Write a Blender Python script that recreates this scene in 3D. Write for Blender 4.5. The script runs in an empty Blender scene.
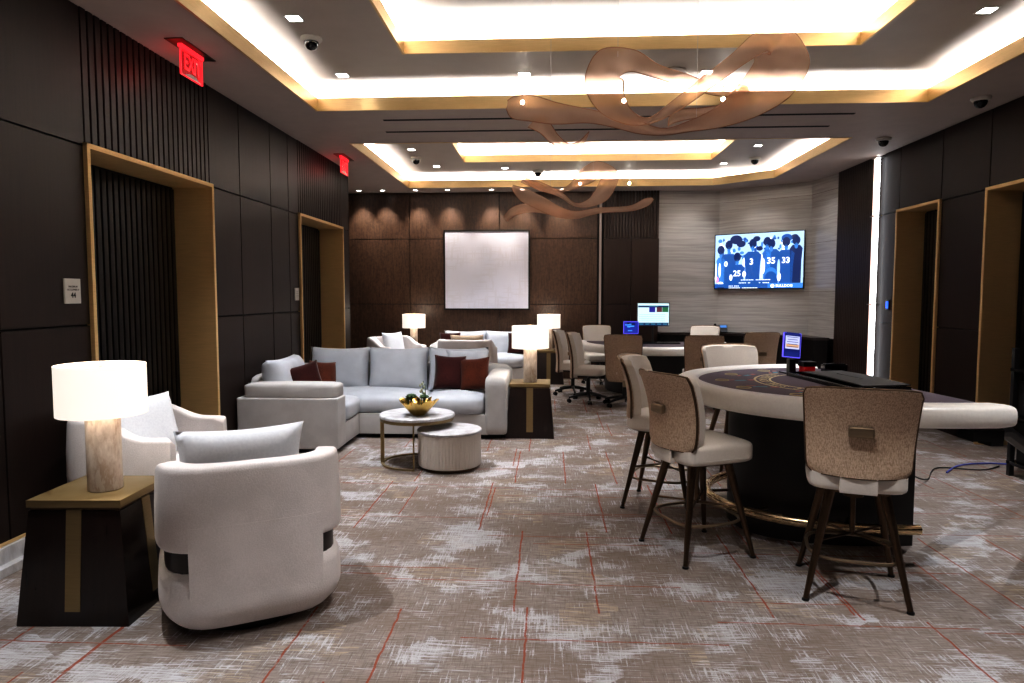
import bpy, bmesh, math, random
from mathutils import Vector, Matrix, Euler
random.seed(7)
PI = math.pi
C = bpy.context.scene.collection
sc = bpy.context.scene

# ------------------------------------------------------------------ node helpers
class NT:
    def __init__(s, name):
        s.m = bpy.data.materials.new(name); s.m.use_nodes = True
        s.t = s.m.node_tree; s.t.nodes.clear()
        s.out = s.t.nodes.new('ShaderNodeOutputMaterial')
    def n(s, typ, **kw):
        x = s.t.nodes.new(typ)
        for k, v in kw.items():
            if k.startswith('i_'):
                x.inputs[k[2:].replace('_', ' ')].default_value = v
            else: setattr(x, k, v)
        return x
    def l(s, a, b): s.t.links.new(a, b)
    def put(s, v, sock):
        if hasattr(v, 'is_linked') or isinstance(v, bpy.types.NodeSocket): s.l(v, sock)
        else: sock.default_value = v
    def math(s, op, a, b=None, c=None, clamp=False):
        x = s.t.nodes.new('ShaderNodeMath'); x.operation = op; x.use_clamp = clamp
        s.put(a, x.inputs[0])
        if b is not None: s.put(b, x.inputs[1])
        if c is not None: s.put(c, x.inputs[2])
        return x.outputs[0]
    def xyz(s, a, b, c):
        x = s.t.nodes.new('ShaderNodeCombineXYZ')
        s.put(a, x.inputs[0]); s.put(b, x.inputs[1]); s.put(c, x.inputs[2]); return x.outputs[0]
    def noise(s, vec, scale=5, detail=3, rough=.5):
        x = s.t.nodes.new('ShaderNodeTexNoise'); x.inputs['Scale'].default_value = scale
        x.inputs['Detail'].default_value = detail; x.inputs['Roughness'].default_value = rough
        if vec is not None: s.l(vec, x.inputs['Vector'])
        return x.outputs['Fac']
    def mapv(s, vec, scale=(1, 1, 1), loc=(0, 0, 0), rot=(0, 0, 0)):
        x = s.t.nodes.new('ShaderNodeMapping'); x.inputs['Scale'].default_value = scale
        x.inputs['Location'].default_value = loc; x.inputs['Rotation'].default_value = rot
        s.l(vec, x.inputs['Vector']); return x.outputs['Vector']
    def smooth(s, v, a, b):
        x = s.t.nodes.new('ShaderNodeMapRange'); x.interpolation_type = 'SMOOTHSTEP'
        s.put(v, x.inputs['Value']); x.inputs['From Min'].default_value = a; x.inputs['From Max'].default_value = b
        return x.outputs['Result']
    def mix(s, f, a, b, blend='MIX'):
        x = s.t.nodes.new('ShaderNodeMix'); x.data_type = 'RGBA'; x.blend_type = blend
        s.put(f, x.inputs[0]); s.put(a, x.inputs[6]); s.put(b, x.inputs[7]); return x.outputs[2]
    def coord(s, kind='Object'):
        return s.n('ShaderNodeTexCoord').outputs[kind]
    def pos(s): return s.n('ShaderNodeNewGeometry').outputs['Position']
    def bsdf(s, color, rough=.5, metal=0, bump=None, bs=.2, bd=.01, spec=.5, **kw):
        b = s.n('ShaderNodeBsdfPrincipled')
        s.put(color, b.inputs['Base Color']); s.put(rough, b.inputs['Roughness']); s.put(metal, b.inputs['Metallic'])
        b.inputs['Specular IOR Level'].default_value = spec
        for k, v in kw.items(): s.put(v, b.inputs[k.replace('_', ' ')])
        if bump is not None:
            bm = s.n('ShaderNodeBump'); bm.inputs['Strength'].default_value = bs; bm.inputs['Distance'].default_value = bd
            s.l(bump, bm.inputs['Height']); s.l(bm.outputs[0], b.inputs['Normal'])
        s.l(b.outputs[0], s.out.inputs[0]); return b

def col(r, g, b):   # sRGB 0-255 -> linear
    f = lambda c: (c/255/12.92) if c/255 <= .04045 else ((c/255+.055)/1.055)**2.4
    return (f(r), f(g), f(b), 1)

def plain(name, c, rough=.5, metal=0, spec=.5, nscale=40, bs=.05, **kw):
    t = NT(name); n = t.noise(t.coord(), nscale, 3)
    c2 = tuple(x*.85 for x in c[:3])+(1,)
    t.bsdf(t.mix(n, c, c2), rough, metal, n, bs, .003, spec, **kw); return t.m

def wood(name, c1, c2, rough=.35, axis='z', spec=.5):
    t = NT(name); v = t.pos()
    sc_ = (60, 60, 2.2) if axis == 'z' else (2.2, 60, 60)
    g = t.noise(t.mapv(v, sc_), 1, 4, .6)
    big = t.noise(t.mapv(v, (2.5, 2.5, 1.1)), 1, 3)
    f = t.math('MULTIPLY_ADD', g, .6, t.math('MULTIPLY', big, .4))
    t.bsdf(t.mix(t.smooth(f, .3, .7), c1, c2), t.math('MULTIPLY_ADD', g, .15, rough-.07), 0, g, .12, .002, spec)
    return t.m

def fabric(name, c1, c2, scale=260, bs=.35, rough=.9, big=.5):
    t = NT(name); v = t.coord()
    a = t.noise(v, scale, 2); b = t.noise(v, 6, 2)
    f = t.math('ADD', t.math('MULTIPLY', a, 1-big), t.math('MULTIPLY', b, big))
    t.bsdf(t.mix(t.smooth(f, .3, .7), c1, c2), rough, 0, a, bs, .004, .2, Sheen_Weight=.15); return t.m

def metal(name, c, rough=.3, met=1):
    t = NT(name); v = t.coord()
    g = t.noise(t.mapv(v, (8, 8, 120)), 1, 3)
    c2 = tuple(x*.8 for x in c[:3])+(1,)
    t.bsdf(t.mix(g, c, c2), t.math('MULTIPLY_ADD', g, .15, rough-.05), met, g, .04, .001); return t.m

def emis(name, c, s, base=(0, 0, 0, 1)):
    t = NT(name)
    t.bsdf(base, .4, Emission_Color=c, Emission_Strength=s); return t.m

M = {}
M['wood_left'] = wood('walnut_panel_dark', col(33, 24, 21), col(43, 32, 28), .42, spec=.25)
M['wood_right'] = wood('walnut_panel_right', col(34, 20, 15), col(42, 26, 20), .5, spec=.15)
M['wood_black'] = wood('ebony_slat_wood', col(12, 8, 8), col(19, 13, 11), .45, spec=.25)
M['wood_slat'] = wood('brown_slat_wood', col(40, 28, 23), col(54, 39, 32), .45, spec=.3)
M['joint'] = plain('shadow_gap', col(10, 8, 8), .8)
M['dark_wood'] = wood('espresso_wood', col(30, 19, 17), col(42, 29, 25), .3)
M['brass'] = metal('brushed_brass', (.95, .68, .34, 1), .42, met=.6)
M['gold_fascia'] = metal('gold_leaf_fascia', (.80, .60, .32, 1), .34, met=.8)
M['table_brass'] = metal('aged_brass_plate', (.33, .25, .13, 1), .38, met=.7)
M['bronze'] = metal('dark_bronze', (.13, .085, .055, 1), .35)
M['bronze_handle'] = metal('bronze_handle', (.34, .26, .18, 1), .32, met=.8)
M['footrail'] = metal('polished_brass_tube', (.85, .66, .42, 1), .25)
M['steel'] = metal('steel_bracket', (.5, .5, .5, 1), .35)
M['black'] = plain('black_plastic', col(14, 14, 16), .4)
M['black_gloss'] = plain('black_gloss', col(8, 8, 10), .15)
M['black_matte'] = plain('black_matte', col(16, 14, 14), .7)
M['white'] = plain('white_plastic', col(225, 222, 215), .5)
M['ceiling'] = plain('taupe_ceiling_paint', col(190, 177, 169), .7, nscale=6)
M['ceiling_up'] = plain('pale_metallic_ceiling', col(196, 186, 177), .5, nscale=4)
M['cove'] = plain('cove_white', col(230, 226, 218), .8)
M['bouclé'] = fabric('boucle_fabric', col(238, 232, 230), col(222, 216, 213), 150, .5)
M['fluffy'] = fabric('fluffy_white_fabric', col(236, 239, 243), col(228, 231, 236), 75, .2, big=.2)
M['sofa'] = fabric('pale_linen_fabric', col(200, 198, 197), col(182, 180, 179), 300, .4)
M['sofa_cushion'] = fabric('cushion_linen', col(205, 209, 216), col(188, 192, 199), 300, .4)
M['burgundy'] = fabric('burgundy_velvet', col(66, 26, 24), col(44, 15, 15), 90, .4)
M['rust'] = fabric('rust_velvet', col(92, 42, 22), col(62, 26, 14), 90, .4)
M['beige_fabric'] = fabric('beige_fabric', col(190, 172, 150), col(165, 147, 127), 200, .4)
M['cream_leather'] = plain('cream_leather', col(236, 229, 220), .38, nscale=90, bs=.12)
M['drum_cream'] = plain('drum_cream', col(226, 218, 210), .5, nscale=8)
M['rim'] = plain('ivory_vinyl_rim', col(244, 240, 234), .35, nscale=70, bs=.08)
M['smoked'] = plain('smoked_oak_plinth', col(22, 14, 12), .45)
M['marble_top'] = None
M['screen_blue'] = emis('screen_blue', col(60, 90, 220), 1.5)

def mk_travertine(name, c1, c2, c3):
    t = NT(name); v = t.coord()
    n1 = t.noise(t.mapv(v, (7, 7, 3)), 1.3, 6, .65)
    n2 = t.noise(t.mapv(v, (30, 30, 9)), 1.2, 4, .6)
    c = t.mix(t.smooth(n1, .38, .62), c1, c2)
    c = t.mix(t.smooth(n2, .5, .62), c, c3)
    t.bsdf(c, .35, 0, n2, .15, .003); return t.m
M['travertine'] = mk_travertine('travertine_stone', col(222, 212, 201), col(176, 156, 138), col(202, 190, 176))
M['marble_top'] = mk_travertine('pale_marble', col(205, 205, 209), col(172, 171, 173), col(192, 192, 194))

def mk_weave():
    t = NT('tan_woven_fabric'); v = t.coord()
    a = t.noise(t.mapv(v, (260, 260, 60)), 1, 3, .6)
    b = t.noise(t.mapv(v, (60, 60, 240)), 1, 2)
    f = t.math('MULTIPLY_ADD', a, .75, t.math('MULTIPLY', b, .25))
    t.bsdf(t.mix(t.smooth(f, .36, .6), col(160, 138, 119), col(206, 184, 162)), .8, 0, f, .5, .003, .3); return t.m
M['weave'] = mk_weave()

def mk_backwood():
    t = NT('brown_veneer'); v = t.pos()
    g = t.noise(t.mapv(v, (70, 70, 5)), 1, 4, .65)
    h = t.noise(t.mapv(v, (12, 12, 9)), 2, 5, .7)
    f = t.math('MULTIPLY_ADD', g, .5, t.math('MULTIPLY', h, .5))
    t.bsdf(t.mix(t.smooth(f, .38, .62), col(56, 41, 33), col(84, 63, 50)), .42, 0, g, .1, .002, .4); return t.m
M['wood_back'] = mk_backwood()

def mk_wallmarble():
    t = NT('striated_marble'); v = t.pos()
    w = t.noise(t.mapv(v, (.8, .8, 2)), 1, 3)
    z = t.n('ShaderNodeSeparateXYZ'); t.l(v, z.inputs[0])
    vv = t.xyz(t.math('MULTIPLY', z.outputs[0], .9), t.math('MULTIPLY', z.outputs[1], .9),
               t.math('MULTIPLY_ADD', w, 2.5, t.math('MULTIPLY', z.outputs[2], 30)))
    s1 = t.noise(vv, 1, 5, .65)
    fr = t.math('FRACT', t.math('MULTIPLY', z.outputs[2], 1.25))
    fine = t.noise(t.mapv(v, (3, 3, 90)), 1, 3)
    c = t.mix(t.smooth(s1, .3, .7), col(172, 167, 163), col(204, 200, 196))
    c = t.mix(t.math('MULTIPLY', fine, .35), c, col(146, 140, 136))
    jt = t.math('LESS_THAN', fr, .006)
    c = t.mix(jt, c, col(90, 82, 76))
    t.bsdf(c, .14, 0, None, spec=.5); return t.m
M['wall_marble'] = mk_wallmarble()

def mk_carpet():
    t = NT('woven_carpet'); v = t.pos()
    s = t.n('ShaderNodeSeparateXYZ'); t.l(v, s.inputs[0]); x, y = s.outputs[0], s.outputs[1]
    wob = t.noise(v, 9, 2)
    xw = t.math('MULTIPLY_ADD', wob, .02, x); yw = t.math('MULTIPLY_ADD', wob, .02, y)
    def wn(a, b):
        n = t.n('ShaderNodeTexWhiteNoise'); n.noise_dimensions = '3D'
        t.l(t.xyz(a, b, 0.0), n.inputs['Vector']); return n.outputs['Value']
    def lines(u, w, su, lw, off, width, thr):
        j = t.math('FLOOR', t.math('DIVIDE', t.math('ADD', w, off), lw))
        r = wn(j, off)
        q = t.math('ADD', t.math('DIVIDE', u, su), r)
        i = t.math('FLOOR', q); fr = t.math('FRACT', q)
        d = t.math('ABSOLUTE', t.math('SUBTRACT', fr, .5))
        ln = t.math('LESS_THAN', d, width/su/2)
        keep = t.math('GREATER_THAN', wn(i, t.math('ADD', j, 7.3+off)), thr)
        return t.math('MULTIPLY', ln, keep)
    red = t.math('MAXIMUM', t.math('MAXIMUM', lines(xw, y, .42, 1.15, .2, .010, .5), lines(xw, y, .63, .7, .9, .009, .6)),
                 t.math('MAXIMUM', lines(yw, x, .44, 1.2, .4, .008, .5), lines(yw, x, .6, .8, .1, .008, .6)))
    h1 = t.noise(t.mapv(v, (5, 95, 1)), 1, 4, .7)
    h2 = t.noise(t.mapv(v, (95, 5, 1)), 1, 4, .7)
    st = t.noise(t.mapv(v, (9, 130, 1)), 1, 3, .65)
    st2 = t.noise(t.mapv(v, (130, 9, 1)), 1, 3, .65)
    blk = t.n('ShaderNodeTexVoronoi'); blk.distance = 'CHEBYCHEV'; blk.inputs['Scale'].default_value = 3.1
    t.l(t.mapv(v, (1, 1.3, 0)), blk.inputs['Vector'])
    sp = t.n('ShaderNodeSeparateColor'); t.l(blk.outputs['Color'], sp.inputs[0])
    big = t.noise(t.mapv(v, (1.9, 2.6, 1), (3, 1, 0)), 1.2, 4, .6)
    area = t.math('MULTIPLY', t.smooth(big, .40, .66), t.math('MULTIPLY_ADD', sp.outputs[0], .8, .25))
    m1 = t.smooth(t.math('MULTIPLY_ADD', area, .26, h1), .60, .70)
    m2 = t.smooth(t.math('MULTIPLY_ADD', t.math('MULTIPLY', area, t.math('MULTIPLY_ADD', sp.outputs[2], .7, .3)), .38, h2), .60, .70)
    msk = t.math('MAXIMUM', m1, m2)
    base = t.mix(t.smooth(st, .35, .65), col(124, 114, 107), col(160, 151, 145))
    base = t.mix(t.math('MULTIPLY', t.smooth(st2, .5, .66), .55), base, col(104, 92, 86))
    dk = t.smooth(t.noise(t.mapv(v, (1.5, 1.7, 1), (9, 4, 0)), 1, 4), .42, .62)
    base = t.mix(t.math('MULTIPLY', dk, .55), base, col(122, 106, 95))
    warm = t.math('MULTIPLY', t.math('GREATER_THAN', sp.outputs[1], .8), t.smooth(h1, .48, .6))
    base = t.mix(t.math('MULTIPLY', warm, .6), base, col(192, 174, 146))
    fib = t.math('MAXIMUM', t.smooth(t.noise(t.mapv(v, (7, 170, 1), (5, 2, 0)), 1, 3, .6), .42, .56), t.math('MULTIPLY', t.smooth(t.noise(t.mapv(v, (170, 7, 1), (5, 2, 0)), 1, 3, .6), .47, .58), .8))
    msk = t.math('MULTIPLY', msk, t.math('MULTIPLY_ADD', fib, .75, .15))
    c = t.mix(t.math('MULTIPLY', msk, .95), base, col(206, 208, 214))
    rn = t.smooth(t.noise(v, 30, 2), .3, .5)
    c = t.mix(t.math('MULTIPLY', red, t.math('MULTIPLY_ADD', rn, .5, .4)), c, col(146, 68, 44))
    pile = t.noise(v, 320, 2)
    c = t.mix(t.math('MULTIPLY', pile, .35), c, col(80, 70, 64))
    t.bsdf(c, .95, 0, pile, .5, .004, .15); return t.m
M['carpet'] = mk_carpet()

def mk_art():
    t = NT('pale_canvas'); v = t.pos()
    n = t.noise(t.mapv(v, (30, 30, 3)), 1, 4); g = t.noise(t.mapv(v, (3, 3, 30)), 1, 4); b = t.noise(v, 2.2, 4)
    f = t.math('MULTIPLY', t.smooth(b, .4, .6), t.math('MAXIMUM', t.smooth(n, .5, .6), t.smooth(g, .5, .6)))
    t.bsdf(t.mix(t.math('MULTIPLY', f, .22), col(214, 215, 228), col(190, 186, 190)), .6, 0, f, .2, .003); return t.m
M['art'] = mk_art()

def mk_mesh(name, c, alpha):
    t = NT(name); v = t.coord()
    n = t.noise(v, 3, 2)
    w = t.n('ShaderNodeTexWave'); w.inputs['Scale'].default_value = 60; w.inputs['Distortion'].default_value = .5
    t.l(v, w.inputs['Vector'])
    b = t.n('ShaderNodeBsdfPrincipled'); b.inputs['Base Color'].default_value = c; b.inputs['Roughness'].default_value = .5
    b.inputs['Metallic'].default_value = .3
    tl = t.n('ShaderNodeBsdfTranslucent'); tl.inputs[0].default_value = c
    m1 = t.n('ShaderNodeMixShader'); m1.inputs[0].default_value = .6; t.l(b.outputs[0], m1.inputs[1]); t.l(tl.outputs[0], m1.inputs[2])
    tr = t.n('ShaderNodeBsdfTransparent'); tr.inputs[0].default_value = (.80, .63, .53, 1); mx = t.n('ShaderNodeMixShader')
    t.l(t.math('MULTIPLY_ADD', n, .25, alpha-.12), mx.inputs[0])
    t.l(tr.outputs[0], mx.inputs[1]); t.l(m1.outputs[0], mx.inputs[2]); t.l(mx.outputs[0], t.out.inputs[0]); return t.m
M['copper_mesh'] = mk_mesh('copper_wire_mesh', col(242, 208, 186), .42)
M['copper_wire'] = metal('copper_edge_wire', (.35, .2, .13, 1), .4)

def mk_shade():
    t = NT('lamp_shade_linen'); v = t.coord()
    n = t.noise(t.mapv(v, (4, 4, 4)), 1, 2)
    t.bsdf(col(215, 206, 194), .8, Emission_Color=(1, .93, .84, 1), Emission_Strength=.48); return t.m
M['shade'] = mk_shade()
M['led'] = emis('led_strip', (1, .93, .84, 1), 25)
M['led_cool'] = emis('led_tube_cool', (.93, .95, 1, 1), 7)
M['led_pink'] = emis('led_tube_warm', (1, .72, .62, 1), 1.2)
M['led_dim'] = emis('led_strip_dim', (1, .74, .62, 1), .14)
M['down'] = emis('downlight_lens', (.95, .97, 1, 1), 14)
M['spark'] = emis('spot_lens', (1, .95, .86, 1), 120)
M['exit_red'] = emis('exit_red', (1, .03, .045, 1), .9)
M['exit_letters'] = emis('exit_letters', (1, .02, .03, 1), 1.0)
M['exit_letter'] = plain('exit_letter_dark', (.10, .0, .004, 1), .5)

def mk_glass(name, c=(1, .85, .85, 1), f=.8, em=None):
    t = NT(name)
    g = t.n('ShaderNodeBsdfGlossy'); g.inputs['Roughness'].default_value = .05
    tr = t.n('ShaderNodeBsdfTransparent'); tr.inputs[0].default_value = c
    fr = t.n('ShaderNodeFresnel'); mx = t.n('ShaderNodeMixShader')
    t.l(fr.outputs[0], mx.inputs[0]); t.l(tr.outputs[0], mx.inputs[1]); t.l(g.outputs[0], mx.inputs[2])
    last = mx
    if em:
        e = t.n('ShaderNodeEmission'); e.inputs[0].default_value = em; e.inputs[1].default_value = .07
        ad = t.n('ShaderNodeAddShader'); t.l(mx.outputs[0], ad.inputs[0]); t.l(e.outputs[0], ad.inputs[1]); last = ad
    t.l(last.outputs[0], t.out.inputs[0]); return t.m
M['exit_acrylic'] = mk_glass('exit_acrylic', (.9, .75, .75, 1), em=(1, .04, .05, 1))

def mk_felt():
    t = NT('mauve_felt'); v = t.coord()
    n = t.noise(v, 300, 2)
    t.bsdf(t.mix(n, col(92, 84, 92), col(74, 66, 74)), .9, 0, n, .2, .002, .2); return t.m
M['felt'] = mk_felt()
M['gold_hammered'] = metal('hammered_gold', (.78, .53, .17, 1), .22)
M['gold_print'] = plain('cream_print', col(196, 182, 140), .8)
M['blue_print'] = plain('teal_print', col(70, 124, 140), .8)
M['red_print'] = plain('salmon_print', col(166, 96, 84), .8)
M['green'] = plain('succulent_green', col(44, 74, 34), .55, nscale=60)
M['bloom'] = plain('pale_bloom', col(206, 206, 178), .6)
M['red_box'] = emis('red_plastic', (.9, .02, .02, 1), .05, (.5, .01, .015, 1))

# ------------------------------------------------------------------ mesh builder
class MB:
    def __init__(s): s.v = []; s.f = []; s.m = []
    def add(s, vs, fs, mi=0, T=None):
        o = len(s.v)
        for p in vs:
            p = Vector(p)
            if T is not None: p = T @ p
            s.v.append(tuple(p))
        for f in fs: s.f.append([o+i for i in f]); s.m.append(mi)
        return s
    def bm(s, b, mi=0, T=None):
        b.verts.ensure_lookup_table(); b.verts.index_update()
        s.add([v.co.copy() for v in b.verts], [[v.index for v in f.verts] for f in b.faces], mi, T); b.free(); return s
    def box(s, c, d, bev=0, mi=0, rz=0, taper=None, T=None, seg=2):
        b = bmesh.new(); bmesh.ops.create_cube(b, size=1)
        for v in b.verts:
            k = 1
            if taper and v.co.z > 0: v.co.x *= taper[0]; v.co.y *= taper[1]
            v.co = Vector((v.co.x*d[0], v.co.y*d[1], v.co.z*d[2]))
        if bev: bmesh.ops.bevel(b, geom=list(b.edges), offset=bev, segments=seg, profile=.7, affect='EDGES')
        R = Matrix.Translation(c) @ Matrix.Rotation(rz, 4, 'Z')
        if T is not None: R = T @ R
        return s.bm(b, mi, R)
    def lathe(s, prof, n=32, c=(0, 0, 0), mi=0, T=None, a0=0, a1=2*PI):
        full = abs(a1-a0-2*PI) < 1e-6; k = n if full else n+1; vs = []; fs = []
        for r, z in prof:
            for i in range(k):
                a = a0+(a1-a0)*i/n; vs.append((c[0]+r*math.cos(a), c[1]+r*math.sin(a), c[2]+z))
        for j in range(len(prof)-1):
            for i in range(n):
                i2 = (i+1) % k
                fs.append([j*k+i, j*k+i2, (j+1)*k+i2, (j+1)*k+i])
        if full:
            fs.append(list(range(k))[::-1]); fs.append([(len(prof)-1)*k+i for i in range(k)])
        return s.add(vs, fs, mi, T)
    def tube(s, pts, r, n=8, mi=0, closed=False, T=None, caps=True):
        P_ = [Vector(p) for p in pts]; N = len(P_); vs = []; fs = []
        up = None
        for i, p in enumerate(P_):
            a = P_[(i-1) % N] if (closed or i > 0) else p; b = P_[(i+1) % N] if (closed or i < N-1) else p
            t = (b-a).normalized()
            if up is None:
                up = Vector((0, 0, 1)) if abs(t.z) < .9 else Vector((1, 0, 0))
            x = up.cross(t).normalized() if up.cross(t).length > 1e-5 else Vector((1, 0, 0)); y = t.cross(x).normalized()
            up = y
            rr = r[i] if isinstance(r, (list, tuple)) else r
            for k in range(n):
                an = 2*PI*k/n; vs.append(p + x*math.cos(an)*rr + y*math.sin(an)*rr)
        for i in range(N if closed else N-1):
            for k in range(n):
                k2 = (k+1) % n; j = (i+1) % N
                fs.append([i*n+k, i*n+k2, j*n+k2, j*n+k])
        if not closed and caps: fs.append(list(range(n))[::-1]); fs.append([(N-1)*n+k for k in range(n)])
        return s.add(vs, fs, mi, T)
    def prism(s, poly, z0, z1, mi=0, T=None):
        n = len(poly); vs = [(x, y, z0) for x, y in poly]+[(x, y, z1) for x, y in poly]
        fs = [list(range(n))[::-1], list(range(n, 2*n))]+[[i, (i+1) % n, n+(i+1) % n, n+i] for i in range(n)]
        return s.add(vs, fs, mi, T)
    def grid(s, F, nu, nv, mi=0, T=None, cu=False):
        vs = [F(i/nu, j/nv) for j in range(nv+1) for i in range(nu+1)]; w = nu+1
        fs = [[j*w+i, j*w+i+1, (j+1)*w+i+1, (j+1)*w+i] for j in range(nv) for i in range(nu)]
        return s.add(vs, fs, mi, T)
    def solid(s, Fo, Fi, nu, nv, mi=0, mi2=None, T=None):
        w = nu+1; h = nv+1
        vs = [Fo(i/nu, j/nv) for j in range(h) for i in range(w)]+[Fi(i/nu, j/nv) for j in range(h) for i in range(w)]
        o = w*h
        fo = [[j*w+i, j*w+i+1, (j+1)*w+i+1, (j+1)*w+i] for j in range(nv) for i in range(nu)]
        fi = [[o+a for a in f][::-1] for f in fo]
        ring = [i for i in range(w)]+[j*w+nu for j in range(1, h)]+[nv*w+i for i in range(nu-1, -1, -1)]+[j*w for j in range(nv-1, 0, -1)]
        e = [[ring[k], o+ring[k], o+ring[(k+1) % len(ring)], ring[(k+1) % len(ring)]] for k in range(len(ring))]
        k0 = len(s.f)
        s.add(vs, fo+fi+e, mi, T)
        if mi2 is not None:
            for q in range(k0, k0+len(fo)): s.m[q] = mi2
        return s
    def cushion(s, c, d, k=5, bulge=(0, 0, 0), n=8, mi=0, T=None, rz=0, rx=0):
        b = bmesh.new(); bmesh.ops.create_cube(b, size=2)
        bmesh.ops.subdivide_edges(b, edges=list(b.edges), cuts=n, use_grid_fill=True)
        for v in b.verts:
            p = v.co; m = max(abs(p.x), abs(p.y), abs(p.z))
            q = (abs(p.x)**k+abs(p.y)**k+abs(p.z)**k)**(1/k); p = p*(m/q)
            x, y, z = p
            e = [(1-y*y)*(1-z*z), (1-x*x)*(1-z*z), (1-x*x)*(1-y*y)]
            v.co = Vector((x*(d[0]/2+bulge[0]*e[0]), y*(d[1]/2+bulge[1]*e[1]), z*(d[2]/2+bulge[2]*e[2])))
        R = Matrix.Translation(c) @ Matrix.Rotation(rz, 4, 'Z') @ Matrix.Rotation(rx, 4, 'X')
        if T is not None: R = T @ R
        return s.bm(b, mi, R)
    def pillow(s, w, h, t, T=None, mi=0, n=14, noise=0):
        def side(sg):
            def F(u, v):
                a, b = 2*u-1, 2*v-1
                x = w/2*a*(1-.09*(1-b*b)*a*a); z = h/2*b*(1-.09*(1-a*a)*b*b)
                y = sg*t/2*((1-a**4)*(1-b**4))**.45
                if noise and abs(a) < 1 and abs(b) < 1: y += random.uniform(-noise, noise)
                return (x, y, z)
            return F
        s.grid(side(-1), n, n, mi, T)
        k = len(s.f); s.grid(side(1), n, n, mi, T)
        for i in range(k, len(s.f)): s.f[i] = s.f[i][::-1]
        return s
    def build(s, name, mats, parent=None, smooth=35, label=None, weld=True):
        me = bpy.data.meshes.new(name); me.from_pydata(s.v, [], s.f)
        if not isinstance(mats, (list, tuple)): mats = [mats]
        for m in mats: me.materials.append(M[m] if isinstance(m, str) else m)
        me.polygons.foreach_set('material_index', s.m)
        if weld:
            b = bmesh.new(); b.from_mesh(me); bmesh.ops.remove_doubles(b, verts=b.verts, dist=1e-5)
            bmesh.ops.recalc_face_normals(b, faces=b.faces); b.to_mesh(me); b.free()
        if smooth:
            me.shade_smooth()
            try: me.set_sharp_from_angle(angle=math.radians(smooth))
            except Exception: pass
        o = bpy.data.objects.new(name, me); C.objects.link(o)
        if parent is not None: o.parent = parent
        if label: o['label'] = label
        return o

def tag(o, label, cat, group=None, kind=None):
    o['label'] = label; o['category'] = cat
    if group: o['group'] = group
    if kind: o['kind'] = kind
    return o
def thing(name, label, cat, loc=(0, 0, 0), rz=0, group=None):
    o = bpy.data.objects.new(name, None); C.objects.link(o); o.empty_display_size = .1
    o.location = loc; o.rotation_euler = (0, 0, rz); return tag(o, label, cat, group)
def face(fx, fy): return math.atan2(fy, fx)-PI/2
def struct(mb, name, mats, parent=None, smooth=0):
    o = mb.build(name, mats, parent, smooth)
    if parent is None: o['kind'] = 'structure'
    return o
def dup(root, loc, rz=0, label=None, group=None):
    r = root.copy(); C.objects.link(r); r.location = loc; r.rotation_euler = (0, 0, rz)
    if label: r['label'] = label
    if group: r['group'] = group
    def kids(a, b):
        for ch in list(a.children):
            c = ch.copy(); C.objects.link(c); c.parent = b; kids(ch, c)
    kids(root, r); return r
def text_mesh(mb, txt, size, T, mi=0, depth=.001, bold=0, align='CENTER', sx=1):
    cu = bpy.data.curves.new('t', 'FONT'); cu.body = txt; cu.size = size; cu.extrude = depth; cu.align_x = align; cu.align_y = 'CENTER'
    cu.offset = bold; cu.resolution_u = 2
    o = bpy.data.objects.new('t', cu); C.objects.link(o)
    dg = bpy.context.evaluated_depsgraph_get(); me = o.evaluated_get(dg).to_mesh()
    mb.add([(v.co.x*sx, v.co.y, v.co.z) for v in me.vertices], [list(p.vertices) for p in me.polygons], mi, T)
    o.evaluated_get(dg).to_mesh_clear(); bpy.data.objects.remove(o); bpy.data.curves.remove(cu)
def frame(origin, xdir, up=(0, 0, 1)):   # text plane: x along xdir, y up, z out of the plane
    x = Vector(xdir).normalized(); y = Vector(up).normalized(); z = x.cross(y)
    m = Matrix((x, y, z)).transposed().to_4x4(); return Matrix.Translation(origin) @ m
def catmull(P_, k):
    out = []; n = len(P_)
    for i in range(n-1):
        p = [P_[max(0, i-1)], P_[i], P_[i+1], P_[min(n-1, i+2)]]
        for j in range(k):
            t = j/k
            out.append([.5*(2*b+(c-a)*t+(2*a-5*b+4*c-d)*t*t+(3*b-a-3*c+d)*t**3) for a, b, c, d in zip(*p)])
    out.append(list(P_[-1])); return out

# ------------------------------------------------------------------ room dimensions
XL, XR, YB, YF, H = -3.07, 4.45, 12.65, -2.2, 3.43
H2, H3 = 3.64, 3.86

# floor
mb = MB(); mb.box((.5, 5.2, -.05), (9.6, 15.4, .1)); struct(mb, 'floor', 'carpet')

# ---- left wall
D1, D2, DT = (4.42, 6.08), (8.27, 9.98), 2.53
YLE = 10.35
def slab(mb, x0, x1, y0, y1, z0, z1, bev=0, mi=0): mb.box(((x0+x1)/2, (y0+y1)/2, (z0+z1)/2), (abs(x1-x0), abs(y1-y0), abs(z1-z0)), bev, mi)
mb = MB()
for y0, y1 in ((YF, D1[0]), (D1[1], D2[0]), (D2[1], YLE)): slab(mb, XL-.4, XL-.03, y0, y1, 0, H, mi=1)
for y0, y1 in (D1, D2): slab(mb, XL-.4, XL-.03, y0, y1, DT, H, mi=1)
g = .006
def panels(mb, ys, zs, x0, x1, mi=0):
    for a, b in zip(ys[:-1], ys[1:]):
        for c, d in zip(zs[:-1], zs[1:]): slab(mb, x0, x1, a+g, b-g, c+g, d-g, .003, mi)
panels(mb, [YF, -.6, .9, 2.3, 3.65, D1[0]], [.14, 1.35, DT, H], XL-.03, XL)
panels(mb, [D1[1], 6.69, 7.44, 7.95, D2[0]], [.14, 1.35, DT, H], XL-.03, XL)
panels(mb, [D2[1], YLE], [.14, 1.35, DT, H], XL-.03, XL)
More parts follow.
